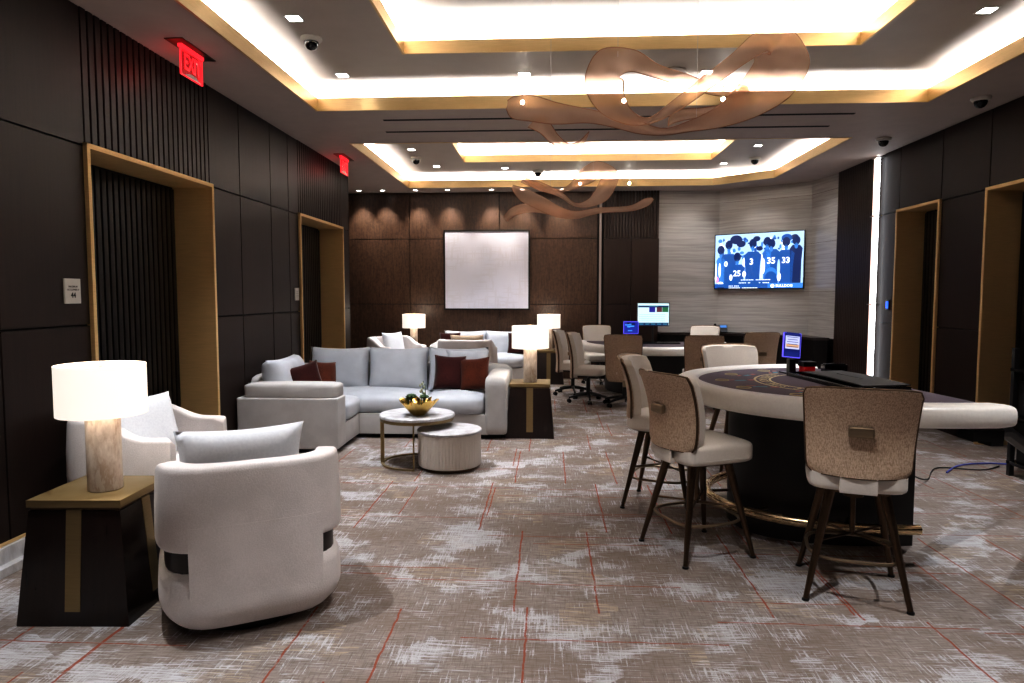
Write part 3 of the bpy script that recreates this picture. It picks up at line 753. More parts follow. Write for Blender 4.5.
def ribbon(name, key, parent, k=8):
    WD = .06; P_ = RIB[key]; Q = catmull([list(p) for p in P_], k); mb = MB(); nv = 4; vs = []; fs = []
    for i, p in enumerate(Q):
        a, b = Vector(p[:3]), Vector(p[3:]); a, b = a+(a-b)*WD, b+(b-a)*WD
        for j in range(nv+1):
            u = j/nv; q = a.lerp(b, u); q = q+Vector((0, .03*math.sin(PI*u), 0)); vs.append(q)
    w = nv+1
    for i in range(len(Q)-1):
        for j in range(nv): fs.append([i*w+j, i*w+j+1, (i+1)*w+j+1, (i+1)*w+j])
    mb.add(vs, fs); o = mb.build(name, 'copper_mesh', parent, weld=False, smooth=180)
    e = MB(); e.tube([vs[i*w] for i in range(len(Q))], .0035, 5); e.tube([vs[i*w+nv] for i in range(len(Q))], .0035, 5); e.build('edge_wire', 'copper_wire', o); return o
s1 = thing('hanging_sculpture', 'large looping translucent copper mesh ribbon sculpture hanging below the near tray', 'sculpture', (0, 0, 0))
for key in 'ABC': ribbon('mesh_ribbon', key, s1)
s2 = thing('hanging_sculpture', 'smaller copper mesh ribbon sculpture hanging before the brown wood wall', 'sculpture', (0, 0, 0))
for key in 'DEG': ribbon('mesh_ribbon', key, s2)
for s_, pts in ((s1, ((.0, 4.9, 2.9), (1.0, 4.85, 2.75), (1.75, 5.2, 3.3), (.45, 4.75, 3.15))), (s2, ((0, 9.9, 3.1), (.6, 9.8, 2.9), (1.2, 9.8, 2.85)))):
    for (x, y, z) in pts:
        mb = MB(); mb.tube([(x, y, z), (x, y, H3)], .0012, 4); mb.build('suspension_wire', 'steel', s_)

# ------------------------------------------------------------------ lounge furniture
def end_table(loc, rz, label, group='dark trapezoid side tables'):
    t = thing('side_table', label, 'side table', loc, rz, group)
    mb = MB(); mb.box((0, 0, .27), (.53, .53, .54), .006, taper=(.82, .82)); mb.build('tapered_base', 'dark_wood', t)
    # brass inlays: vertical strips following the sloping faces plus a collar
    for k in range(4):
        R = Matrix.Rotation(k*PI/2, 4, 'Z'); mb = MB()
        def Fp(s_):
            def F(u, v):
                z = .07+.475*v; y = -(.265-(.265*.18)*(z/.54))-.003*s_; return ((u-.5)*.072, y, z)
            return F
        mb.solid(Fp(1), Fp(-2), 1, 4, T=R); mb.build('brass_inlay', 'table_brass', t)
    mb = MB(); mb.box((0, 0, .547), (.42, .42, .014)); mb.build('collar', 'bronze', t)
    mb = MB(); mb.box((0, 0, .572), (.445, .445, .036), .003); mb.build('brass_top', 'table_brass', t)
    return t
def lamp(loc, label, rz=0, r=.065, sr=.205):
    t = thing('table_lamp', label, 'lamp', loc, rz, 'travertine drum lamps')
    mb = MB(); mb.lathe([(r-.004, 0), (r, .004), (r*1.0, .355), (r-.004, .37), (.01, .372)], 36); mb.build('stone_base', 'travertine', t)
    mb = MB(); mb.tube([(0, 0, .37), (0, 0, .39)], .012, 10); mb.tube([(0, 0, .38), (0, 0, .60)], .004, 6); mb.tube([(0, 0, .60), (0, 0, .632)], .008, 8)
    for k in range(3):
        a = k*2*PI/3; mb.tube([(0, 0, .605), (sr*.98*math.cos(a), sr*.98*math.sin(a), .605)], .0025, 5)
    mb.build('stem', 'brass', t)
    mb = MB(); o, i_ = sr, sr-.004
    mb.lathe([(o, .375), (o, .62), (i_, .62), (i_, .375)], 48)
    k = len(mb.f); mb.f = mb.f[:-2]; mb.m = mb.m[:-2]
    n = 48
    for q in range(n): mb.f.append([q, (q+1) % n, 3*n+(q+1) % n, 3*n+q]); mb.m.append(0)
    sh = mb.build('lamp_shade', 'shade', t)
    mb = MB(); mb.lathe([(.012, .42), (.028, .46), (.03, .49), (.018, .52), (.002, .53)], 16); mb.build('bulb', emis('bulb', (1, .86, .68, 1), 12), t)
    l = bpy.data.lights.new('lamp_glow', 'POINT'); l.energy = 3; l.color = (1, .88, .74); l.shadow_soft_size = .05
    o = bpy.data.objects.new('lamp_glow', l); C.objects.link(o); o.location = Vector(loc)+Vector((0, 0, .66))
    l = bpy.data.lights.new('lamp_glow', 'SPOT'); l.energy = 7; l.color = (1, .88, .74); l.shadow_soft_size = .12; l.spot_size = 2.3; l.spot_blend = .6
    o = bpy.data.objects.new('lamp_glow', l); C.objects.link(o); o.location = Vector(loc)+Vector((0, 0, .36)); 
    return t
TX1 = (-2.24, 3.245)
end_table((TX1[0], TX1[1], 0), math.radians(3), 'dark trapezoid side table with brass T inlay in the left foreground')
lamp((TX1[0]+.035, TX1[1]-.02, .59), 'lit drum lamp on the foreground side table, nearest of the lamps', r=.078, sr=.200)
end_table((-.215, 7.56, 0), 0, 'dark trapezoid side table at the right end of the sectional sofa')
lamp((-.215, 7.52, .59), 'lit drum lamp on the side table right of the sectional sofa', r=.075)
end_table((-.02, 12.05, 0), 0, 'dark side table with brass inlay at the right end of the back sofa')
lamp((-.02, 12.05, .59), 'lit drum lamp right of the back sofa before the brown wall')
end_table((-2.42, 12.05, 0), 0, 'side table at the left end of the back sofa, beneath a lamp')
lamp((-2.42, 12.05, .59), 'lit drum lamp left of the back sofa, leftmost before the brown wall')

def tub_chair(loc, rz, label, s=1.0, group='white swivel tub armchairs', sz=None):
    t = thing('tub_armchair', label, 'armchair', loc, rz, group)
    P_ = 4.0
    def ring(a, R, Rd=None):   # angle from the back (-Y)
        x = math.sin(a); y = -math.cos(a)
        k = (abs(x)**P_+abs(y)**P_)**(1/P_); return Vector((x/k*R, y/k*(Rd or R), 0))
    Hb, Ha = .83, .71
    def top(a):
        d = abs(a); u = min(1, max(0, (d-1.0)/.9)); u = u*u*(3-2*u); return Hb-(Hb-Ha)*u
    A = math.radians(128)
    # upper wrap-around shell: closed cross-section swept over the angle
    def shell(a0, a1, zlo, th, R0, name, mat, n=56, zhi=None, close=True):
        mb = MB(); m = 20; vs = []; fs = []
        for i in range(n+1):
            a = a0+(a1-a0)*i/n; zt = zhi(a) if zhi else top(a); k = 1
            for j in range(m):
                q = 2*PI*j/m; cx, cz = math.cos(q), math.sin(q)
                px = math.copysign(abs(cx)**.34, cx); pz = math.copysign(abs(cz)**.16, cz)
                e = 1
                if close: 
                    tt = min(i, n-i)/n*(a1-a0)*R0/.055
                    if tt < 1: e = math.sqrt(max(.0, 1-(1-tt)**2))*.9+.1
                hz = (zt-zlo)/2
                r = R0-th/2+px*th/2*e
                z = (zt+zlo)/2+pz*(hz-(1-e)*.05)
                lean = -.0
                bl = .015*math.sin(PI*(z-.05)/.8)
                vs.append(ring(a, r+bl, r*.96+bl)+Vector((0, 0, z)))
        for i in range(n):
            for j in range(m):
                j2 = (j+1) % m; fs.append([i*m+j, i*m+j2, (i+1)*m+j2, (i+1)*m+j])
        fs.append(list(range(m))); fs.append([n*m+j for j in range(m)][::-1])
        mb.add(vs, fs); return mb.build(name, mat, t, smooth=60)
    shell(-A, A, .435, .115, .455, 'wraparound_back', 'bouclé')
    # centre back panel that runs down to the base
    a1 = math.radians(36)
    def Fo(d):
        def F(u, v):
            a = -a1+2*a1*u; z = .055+.50*v
            r = .455-d+.015*math.sin(PI*(z-.05)/.8)
            if z < .19: r -= .055*((.19-z)/.135)**2.2
            bl = .015*math.sin(PI*(z-.05)/.8); p = ring(a, r, (r-bl)*.96+bl); return (p.x, p.y, z)
        return F
    mb = MB(); mb.solid(Fo(-.0015), Fo(.05), 24, 14); mb.build('back_panel', 'bouclé', t, smooth=50)
    # rounded lower body
    mb = MB(); n = 64; prof = []
    for j in range(17):
        q = j/16; z = .05+.285*q
        r = .45+.012*math.sin(PI*q)
        if z < .19: r -= .065*((.19-z)/.14)**2.2
        if z > .29: r -= .03*((z-.29)/.045)**2
        prof.append((r, z))
    prof.append((.30, .337)); vs = []; fs = []
    for r, z in prof:
        for i in range(n): vs.append(ring(2*PI*i/n, r, r*.97)+Vector((0, 0, z)))
    for j in range(len(prof)-1):
        for i in range(n): fs.append([j*n+i, j*n+(i+1) % n, (j+1)*n+(i+1) % n, (j+1)*n+i])
    fs.append(list(range(n))); fs.append([(len(prof)-1)*n+i for i in range(n)][::-1])
    mb.add(vs, fs); mb.build('rounded_body', 'bouclé', t, smooth=60)
    # dark wooden band in the slot
    mb = MB(); vs = []; fs = []; prof = [(.38, .32), (.428, .32), (.428, .44), (.38, .44)]
    for i in range(41):
        a = -A*.98+2*A*.98*i/40
        for r, z in prof: vs.append(ring(a, r, r*.96)+Vector((0, 0, z)))
    for i in range(40):
        for j in range(4): fs.append([i*4+j, i*4+(j+1) % 4, (i+1)*4+(j+1) % 4, (i+1)*4+j])
    fs += [[0, 1, 2, 3], [160, 161, 162, 163]]
    mb.add(vs, fs); mb.build('wooden_band', 'dark_wood', t)
    mb = MB(); mb.cushion((0, .06, .42), (.66, .68, .14), 5, (.01, .01, .02), 8); mb.build('seat_cushion', 'bouclé', t, smooth=60)
    mb = MB(); mb.lathe([(.33, 0), (.33, .055), (.1, .056)], 40); mb.build('plinth', 'smoked', t)
    t.scale = (s, s, sz or s); return t
def throw(loc, label, w, h, th, mat, rz, tilt, group=None, noise=0, name='throw_pillow', cat='pillow', roll=0):
    mb = MB(); T = Matrix.Rotation(tilt, 4, 'X') @ Matrix.Rotation(roll, 4, 'Y'); mb.pillow(w, h, th, T, noise=noise)
    lo = min(v[2] for v in mb.v); mb.v = [(x, y, z-lo) for x, y, z in mb.v]
    o = mb.build(name, mat, smooth=180); o.location = loc; o.rotation_euler = (0, 0, rz); return tag(o, label, cat, group)
rz1 = face(-.50, .866)
tub_chair((-1.505, 3.285, 0), rz1, 'white tub armchair in the left foreground seen from behind', .895, sz=.965)
f = Vector((-.50, .866, 0)); rgt = Vector((.866, .50, 0))
p = Vector((-1.505, 3.285, .53))-f*.14-rgt*.04
throw(p, 'fluffy white lumbar pillow in the foreground armchair', .58, .40, .15, 'fluffy', rz1, math.radians(3), 'fluffy white pillows', .0015)
rz2 = face(1, .08)
tub_chair((-2.56, 4.30, 0), rz2, 'white tub armchair by the left wall, partly hidden behind the near lamp', .97)
throw((-2.62, 4.22, .50), 'fluffy white pillow on the armchair behind the near lamp', .50, .42, .16, 'fluffy', face(1, -.4), math.radians(18), 'fluffy white pillows', .0015)
tub_chair((-2.38, 10.55, 0), face(.8, -.6), 'white tub armchair before the back wall at far left', .88, sz=1.08)
throw((-2.46, 10.64, .58), 'small white pillow in the far left armchair', .40, .40, .14, 'fluffy', face(.8, -.6), math.radians(15), 'white pillows of the back lounge')
tub_chair((-1.25, 10.35, 0), face(.1, 1), 'pale tub armchair with its back to the camera before the back sofa', .92, sz=1.07)
throw((-1.25, 10.26, .60), 'beige lumbar pillow in the armchair facing the back sofa', .52, .36, .13, 'beige_fabric', face(.1, 1), math.radians(10))

# ---- sectional sofa
sf = thing('sectional_sofa', 'large L-shaped pale sectional sofa against the left wall', 'sofa', (0, 0, 0))
X0, X1, YA, YM, YE = -3.05, -.45, 6.45, 7.22, 8.30
mb = MB(); slab(mb, X0+.05, -2.12, YA+.06, YE-.05, 0, .06); slab(mb, -2.12, X1-.06, YM+.08, YE-.05, 0, .06); mb.build('plinth', 'black_matte', sf)
mb = MB(); slab(mb, X0, -2.06, YA+.22, YE-.2, .05, .27, .012); slab(mb, -2.08, X1-.2, YM, YE-.2, .05, .27, .012); mb.build('seat_base', 'sofa', sf)
mb = MB(); mb.box(((X0-2.05)/2, YA+.13, .300), (abs(X0+2.05), .27, .50), .02, seg=3); ar = mb.build('arm', 'sofa', sf, smooth=60)
mb = MB(); mb.cushion(((X0-2.05)/2+.02, YA+.15, .61), (.93, .28, .15), 9, (0, .01, .005)); mb.build('arm_pad', 'sofa', ar, smooth=60)
mb = MB(); mb.cushion((X1-.125, (YM+YE)/2-.02, .355), (.24, 1.08, .62), 14, (.0, .004, .02), 14); ar = mb.build('arm', 'sofa', sf, smooth=60)
mb = MB(); mb.cushion(((X0+X1)/2, YE-.11, .40), (X1-X0, .22, .66), 12, (0, .01, .01), 10); mb.cushion((X0+.11, (YA+YE)/2+.1, .40), (.22, YE-YA-.35, .66), 12, (.01, 0, .01), 10); mb.build('back_frame', 'sofa', sf, smooth=60)
for c, d in (((-2.45, 7.02, .36), (.80, .66, .20)), ((-2.08, 7.66, .36), (1.42, .84, .20)), ((-1.02, 7.64, .36), (.66, .88, .20))):
    mb = MB(); mb.cushion(c, d, 6.5, (.01, .025, .035), 10); mb.build('seat_cushion', 'sofa_cushion', sf, smooth=60)
for x, w in ((-2.48, .74), (-1.78, .74), (-1.08, .72)):
    mb = MB(); T = Matrix.Translation((x, 7.93, .665)) @ Matrix.Rotation(math.radians(-13), 4, 'X'); mb.pillow(w, .56, .30, T, n=20); mb.build('back_cushion', 'sofa_cushion', sf, smooth=60)
mb = MB(); T = Matrix.Translation((-2.76, 7.0, .66)) @ Matrix.Rotation(math.radians(-14), 4, 'Y') @ Matrix.Rotation(PI/2, 4, 'Z'); mb.pillow(.78, .50, .30, T, n=20); mb.build('back_cushion', 'sofa_cushion', sf, smooth=60)
throw((-1.13, 7.63, .47), 'dark burgundy velvet pillow on the right seat of the sectional sofa', .36, .40, .14, 'burgundy', math.radians(6), math.radians(-14), 'velvet pillows on the sectional', roll=math.radians(3))
throw((-.84, 7.58, .46), 'rust velvet pillow beside the right arm of the sectional sofa', .36, .38, .14, 'rust', math.radians(-14), math.radians(-14), 'velvet pillows on the sectional', roll=math.radians(-6))
throw((-.95, 7.80, .49), 'cream pillow behind the velvet pillows at the right end of the sectional', .5, .44, .10, 'cream_leather' if False else 'sofa_cushion', 0, math.radians(-14))
throw((-2.52, 6.90, .47), 'dark rust velvet pillow showing above the sectional sofa\'s left arm, nearer one', .34, .34, .12, 'burgundy', math.radians(35), math.radians(-10), 'velvet pillows on the sectional', roll=math.radians(-14))
throw((-2.42, 7.14, .47), 'rust velvet pillow behind the nearer one at the left of the sectional', .34, .36, .12, 'rust', math.radians(55), math.radians(-12), 'velvet pillows on the sectional', roll=math.radians(8))

# ---- back sofa
bs = thing('sofa', 'white two-seat sofa against the brown wood wall under the artwork', 'sofa', (0, 0, 0))
X0, X1, Y0, Y1 = -2.10, -.36, 11.60, 12.50
mb = MB(); slab(mb, X0+.05, X1-.05, Y0+.06, Y1-.05, 0, .06); mb.build('plinth', 'black_matte', bs)
mb = MB(); slab(mb, X0+.1, X1-.02, Y0, Y1-.1, .05, .30, .012); mb.build('seat_base', 'sofa', bs)
mb = MB(); mb.cushion((X0+.11, (Y0+Y1)/2, .36), (.22, .9, .66), 7, (.012, .01, .02)); mb.build('arm', 'sofa', bs, smooth=60)
mb = MB(); mb.cushion(((X0+X1)/2, Y1-.1, .40), (X1-X0, .2, .68), 12); mb.build('back_frame', 'sofa', bs, smooth=60)
for x in (-1.52, -.78):
    mb = MB(); mb.cushion((x, Y0+.36, .40), (.72, .76, .20), 5, (.01, .02, .035)); mb.build('seat_cushion', 'sofa_cushion', bs, smooth=60)
    mb = MB(); T = Matrix.Translation((x, 12.22, .66)) @ Matrix.Rotation(math.radians(-12), 4, 'X'); mb.pillow(.78, .52, .28, T, n=16); mb.build('back_cushion', 'sofa_cushion', bs, smooth=60)
throw((-1.76, 11.98, .50), 'burgundy pillow at the left end of the back sofa', .38, .40, .13, 'burgundy', math.radians(10), math.radians(-14), 'burgundy pillows on the back sofa')
throw((-.56, 11.98, .50), 'burgundy pillow at the right end of the back sofa', .38, .40, .13, 'burgundy', math.radians(-10), math.radians(-14), 'burgundy pillows on the back sofa')

# ---- nesting coffee tables
ct = thing('coffee_table', 'taller round nesting table with pale marble top on a brass ring frame', 'coffee table', (-1.22, 6.19, 0))
mb = MB(); mb.lathe([(.335, .43), (.345, .437), (.345, .455), (.338, .462), (.01, .462)], 56); mb.build('marble_top', 'marble_top', ct)
mb = MB(); mb.lathe([(.325, .405), (.338, .405), (.338, .432), (.325, .432)], 56); mb.build('brass_ring', 'table_brass', ct)
mb = MB(); a0, a1 = math.radians(75), math.radians(275)
pts = [(.33*math.cos(a0+(a1-a0)*i/40), .33*math.sin(a0+(a1-a0)*i/40)) for i in range(41)]; pin = [(x*.93, y*.93) for x, y in pts]
for i in range(40):
    mb.prism([pin[i], pts[i], pts[i+1], pin[i+1]], .001, .016)
mb.build('floor_ring', 'table_brass', ct)
for a in (75, 190, 275):
    q = math.radians(a); mb = MB(); mb.box((.32*math.cos(q), .32*math.sin(q), .21), (.035, .012, .42), .002, rz=q); mb.build('leg', 'table_brass', ct)
dt = thing('drum_table', 'low round cream fluted drum table nested under the taller table', 'coffee table', (-.90, 6.05, 0))
mb = MB(); n = 120; vs = []; prof = [(.275, .03), (.283, .04), (.283, .318), (.275, .325)]
for j, (r, z) in enumerate(prof):
    for i in range(n): 
        rr = r-(.005 if i % 2 and j in (1, 2) else 0); vs.append((rr*math.cos(2*PI*i/n), rr*math.sin(2*PI*i/n), z))
fs = [[j*n+i, j*n+(i+1) % n, (j+1)*n+(i+1) % n, (j+1)*n+i] for j in range(3) for i in range(n)]+[list(range(n))[::-1], [3*n+i for i in range(n)]]
mb.add(vs, fs); mb.build('fluted_drum', 'drum_cream', dt, smooth=20)
mb = MB(); mb.lathe([(.28, .326), (.29, .33), (.29, .344), (.283, .35), (.01, .35)], 56); mb.build('marble_top', 'marble_top', dt)
mb = MB(); mb.lathe([(.25, 0), (.25, .031), (.1, .031)], 40); mb.build('plinth', 'bronze', dt)
# bowl
bw = thing('ruffled_bowl', 'hammered gold ruffled bowl on the taller coffee table', 'bowl', (-1.19, 6.10, .462))
mb = MB(); n = 96
def bowl(d):
    def F(u, v):
        a = 2*PI*u; rr = .055+.105*v**.8; z = .004+.125*v; k = v**1.4
        rr += k*.028*math.sin(7*a); z += k*.018*math.sin(7*a+.9); rr -= d
        return (rr*math.cos(a), rr*math.sin(a), z+(d*.6 if v < .1 else 0))
    return F
mb.solid(bowl(0), bowl(.006), n, 14); mb.lathe([(.056, 0), (.058, .006), (.05, .009)], 40); mb.build('bowl_body', 'gold_hammered', bw, smooth=70)
def succ(loc, r, label, seed):
    t = thing('succulent', label, 'plant', loc, 0, 'succulents in the gold bowl'); rs = random.Random(seed); mb = MB()
    for L in range(5):
        for k in range(7):
            a = k*2*PI/7+L*.45; el = .2+L*.28; ln = r*(1-.12*L)
            d = Vector((math.cos(a)*math.cos(el), math.sin(a)*math.cos(el), math.sin(el)))
            mb.tube([d*.1*ln, d*.45*ln, d*.8*ln, d*ln*1.02], [.14*r, .26*r, .2*r, .02*r], 6)
    mb.build('leaves', 'green', t, smooth=60); m2 = MB(); m2.tube([(0, 0, -.06), (0, 0, .01)], .01, 6); m2.build('stem', 'green', t)
succ((-1.25, 6.08, .625), .055, 'left green succulent in the gold bowl', 1); succ((-1.285, 6.12, .60), .035, 'smallest green succulent at the left rim of the bowl', 5); succ((-1.135, 6.09, .622), .046, 'right green succulent in the gold bowl', 2)
fl = thing('flower_stem', 'pale tall blossom stem standing up from the gold bowl', 'flower', (-1.17, 6.13, .50))
mb = MB(); mb.tube([(0, 0, 0), (.005, 0, .12), (.015, 0, .2), (.02, 0, .27)], .0035, 6); mb.tube([(.03, 0, 0), (.04, 0, .14), (.035, 0, .24)], .003, 6); mb.build('stem', 'green', fl)
mb = MB()
for i in range(9):
    z = .10+.018*i; a = i*2.2; mb.cushion((.008+.018*math.cos(a), .014*math.sin(a), z), (.022, .022, .028), 2.2, n=2)
mb.build('blossoms', 'bloom', fl, smooth=80)
# ------------------------------------------------------------------ gaming stools
def back_sheet(d, wd=0, z0=.655, h=.445, e=0):
    def F(u, v):
        a = 2*u-1; t = v
        w = .232+.028*t
        if t < .10: w *= 1-.12*(1-t/.10)**2
        if t > .93: w *= 1-.05*((t-.93)/.07)**2
        z = z0+e+(h-2*e)*t-(.012*abs(a)**4 if t > .9 else 0)
        y = -.245-.07*t**1.8+.02*math.sin(PI*t)+.07*a*a
        return (a*(w-wd), y+d, z)
    return F
def make_upper(t, dz, z0=.655, h=.445):
    D = Matrix.Translation((0, 0, dz)); K = dict(z0=z0, h=h)
    mb = MB(); mb.cushion((0, .02, .63), (.46, .48, .125), 7, (0, 0, .012), 9, T=D); s_ = mb.build('seat', 'cream_leather', t, smooth=60)
    mb = MB(); mb.tube([(.227*math.copysign(abs(math.cos(a))**.4, math.cos(a)), .02+.236*math.copysign(abs(math.sin(a))**.4, math.sin(a)), .60+dz) for a in [2*PI*i/40 for i in range(40)]], .005, 6, closed=True); mb.build('piping', 'cream_leather', s_)
    mb = MB(); mb.solid(back_sheet(-.022, **K), back_sheet(.006, **K), 16, 16, T=D); b = mb.build('backrest', 'weave', t, smooth=60)
    mb = MB(); mb.solid(back_sheet(.007, .006, e=.006, **K), back_sheet(.058, .018, e=.012, **K), 16, 16, T=D); mb.build('inner_cushion', 'cream_leather', b, smooth=60)
    F = back_sheet(-.010, **K); pts = [F(0, 1-i/16) for i in range(16)]+[F(i/16, 0) for i in range(16)]+[F(1, i/16) for i in range(16)]+[F(1-i/16, 1) for i in range(16)]
    mb = MB(); mb.tube(pts, .0085, 6, closed=True, T=D); mb.build('edge_trim', 'bronze', b)
    G = back_sheet(-.022, **K)
    y = G(.5, .52)[1]; z = G(.5, .52)[2]
    mb = MB(); mb.box((0, y-.012, z), (.115, .034, .052), .014, T=D, seg=3); mb.build('pull_handle', 'bronze_handle', b)
    mb = MB(); mb.box((0, -.20, .585), (.17, .09, .03), .006, T=D); mb.box((0, -.243, .62), (.17, .018, .09), .006, T=D); mb.build('back_bracket', 'cream_leather', t)
def bar_stool(loc, rz, label, leg_rz=0):
    t = thing('gaming_stool', label, 'stool', loc, rz, 'cream leather stools at the front gaming table')
    make_upper(t, 0)
    mb = MB(); mb.box((0, 0, .565), (.30, .30, .035), .01); mb.lathe([(.05, .50), (.05, .55)], 20); mb.build('swivel_plate', 'bronze', t)
    R = Matrix.Rotation(leg_rz, 4, 'Z')
    for sx in (-1, 1):
        for sy in (-1, 1):
            mb = MB(); mb.tube([(sx*.125, sy*.125, .56), (sx*.235, sy*.235, .012)], [.026, .013], 10, T=R); l = mb.build('leg', 'bronze', t)
            mb = MB(); mb.tube([(sx*.2355, sy*.2355, .012), (sx*.236, sy*.236, 0)], .018, 10, T=R); mb.build('foot_cap', 'black', l)
    q = .125+.11*(.56-.22)/.548; n = 48
    def sq(a, r): c, s_ = math.cos(a), math.sin(a); k = (abs(c)**3.4+abs(s_)**3.4)**(1/3.4); return (c/k*r, s_/k*r)
    mb = MB(); mb.tube([(*sq(2*PI*i/n, q+.024), .22) for i in range(n)], .0095, 8, closed=True, T=R); mb.build('footrest_ring', 'bronze_handle', t)
    mb = MB()
    for a in (0, PI/2): 
        Q = R @ Matrix.Rotation(a+PI/4, 4, 'Z'); mb.tube([(-q*1.38, 0, .30), (q*1.38, 0, .30)], .007, 6, T=Q)
    mb.tube([(0, 0, .29), (0, 0, .56)], .014, 8); mb.build('cross_brace', 'bronze', t)
    return t
def swivel_chair(loc, rz, label):
    t = thing('swivel_chair', label, 'chair', loc, rz, 'cream swivel chairs at the far gaming table')
    make_upper(t, -.17, .53, .65)
    mb = MB(); mb.tube([(0, 0, .10), (0, 0, .39)], .03, 14); mb.box((0, 0, .385), (.22, .26, .04), .01); mb.tube([(.1, .02, .38), (.26, .04, .37)], .008, 6); mb.build('gas_column', 'black', t)
    for k in range(5):
        a = k*2*PI/5+.3; c, s_ = math.cos(a), math.sin(a)
        mb = MB(); mb.tube([(c*.03, s_*.03, .12), (c*.16, s_*.16, .105), (c*.29, s_*.29, .075)], [.026, .02, .014], 8); l = mb.build('base_leg', 'black', t)
        mb = MB(); q = Matrix.Translation((c*.295, s_*.295, .028)) @ Matrix.Rotation(a, 4, 'Z')
        for dx in (-.016, .016): mb.tube([(0, dx-.009, 0), (0, dx+.009, 0)], .028, 14, T=q)
        mb.tube([(0, 0, .0), (0, 0, .06)], .007, 6, T=q); mb.build('caster', 'black_gloss', l)
    return t

# ------------------------------------------------------------------ gaming tables
def table_outline(a, b, p=2.15, n=72):
    # open arc from (+a,0) round the player side (-Y) to (-a,0)
    out = []
    for i in range(n+1):
        q = PI*i/n; c, s_ = math.cos(q), math.sin(q)
        out.append((a*math.copysign(abs(c)**(2/p), c), -b*abs(s_)**(2/p)))
    return out
def gaming_table(loc, rz, label, a, b, zt, feltm, print_=True, ped=(.62, .62)):
    t = thing('gaming_table', label, 'gaming table', loc, rz)
    arc = table_outline(a-.085, b-.085); N = len(arc)
    # padded rim: rounded section swept along the arc, with rounded ends
    mb = MB(); m = 18; vs = []; fs = []
    path = [(a-.085, .16), (a-.085, .08)]+arc+[(-(a-.085), .08), (-(a-.085), .16)]
    K = len(path)
    for i, (x, y) in enumerate(path):
        p0 = Vector(path[max(0, i-1)]); p1 = Vector(path[min(K-1, i+1)]); tg = (p1-p0).normalized(); nr = Vector((-tg.y, tg.x))
        e = 1.0
        for j in range(m):
            q = 2*PI*j/m; cx = math.copysign(abs(math.cos(q))**.6, math.cos(q)); cz = math.copysign(abs(math.sin(q))**.6, math.sin(q))
            if i in (0, K-1): e = .86
            elif i in (1, K-2): e = 1.0
            vs.append((x+nr.x*cx*.085*e, y+nr.y*cx*.085*e, zt-.065+cz*.065*(e if e < 1 else 1)))
    for i in range(K-1):
        for j in range(m): j2 = (j+1) % m; fs.append([i*m+j, i*m+j2, (i+1)*m+j2, (i+1)*m+j])
    fs.append(list(range(m))); fs.append([(K-1)*m+j for j in range(m)][::-1])
    mb.add(vs, fs); mb.build('padded_rim', 'rim', t, smooth=60)
    inner = table_outline(a-.15, b-.15); poly = [(a-.15, .12)]+inner+[(-(a-.15), .12)]
    mb = MB(); mb.prism(poly, zt-.07, zt-.022); mb.build('felt_top', feltm, t)
    mb = MB(); sub = [(x*.97, y*.97+.0) for x, y in poly]; mb.prism(sub, zt-.135, zt-.071); mb.build('under_frame', 'black_matte', t)
    pa, pb = ped; po = [(pa, .03)]+table_outline(pa, pb, 2.4)+[(-pa, .03)]
    mb = MB(); mb.prism(po, .0, zt-.13); mb.build('pedestal', 'smoked', t, smooth=40)
    return t
# front table: dealer side faces the right wall
gt = gaming_table((2.16, 4.76, 0), -PI/2+math.radians(6.5), 'front crescent blackjack table with ivory padded rim and mauve felt', 1.12, 1.27, .975, 'felt', ped=(.50, .92))
zf = .9535
def ring_arc(name, r0, r1, a0, a1, mat, parent, cy=-.1, sc_=1.0, z=zf, n=40):
    mb = MB(); vs = []; fs = []
    for i in range(n+1):
        q = a0+(a1-a0)*i/n
        for r in (r0, r1): vs.append((r*math.cos(q)*sc_, cy-r*math.sin(q), z))
    for i in range(n): fs.append([2*i, 2*i+1, 2*i+3, 2*i+2])
    mb.add(vs, fs); return mb.build(name, mat, parent, smooth=0)
felt = [c for c in gt.children if c.name.startswith('felt_top')][0]
ring_arc('printed_arc', .52, .535, .45, PI-.45, 'gold_print', felt); ring_arc('printed_arc', .62, .635, .42, PI-.42, 'gold_print', felt)
mb = MB()
for i, ch in enumerate('BLACKJACK PAYS 3 TO 2'):
    q = .62+(PI-1.24)*i/20
    if ch != ' ': text_mesh(mb, ch, .085, Matrix.Translation((-.575*math.cos(q), -.1-.575*math.sin(q), zf)) @ Matrix.Rotation(q-PI/2, 4, 'Z'), 0, .0004)
mb.build('printed_lettering', 'gold_print', felt)
for i in range(6):
    mb = MB(); mc = MB(); md = MB()
    q = .35+(PI-.7)*i/5; x, y = .86*math.cos(q)*.92, -.1-.86*math.sin(q)
    rn_ = [(x+.045*math.cos(2*PI*i_/24), y+.045*math.sin(2*PI*i_/24), zf+.0003) for i_ in range(24)]
    mb.tube(rn_, .0035, 4, closed=True)
    R = Matrix.Translation((x*.86, y*.86-.01, zf+.0004)) @ Matrix.Rotation(q, 4, 'Z')
    mc.box((0, 0, 0), (.09, .035, .0006), T=R); md.box((.09, .0, 0), (.05, .03, .0006), T=R); md.box((-.05, .04, 0), (.06, .02, .0006), T=R)
    mb.build('betting_circle', 'gold_print', felt); mc.build('insurance_mark', 'blue_print', felt); md.build('side_bet_mark', 'red_print', felt)
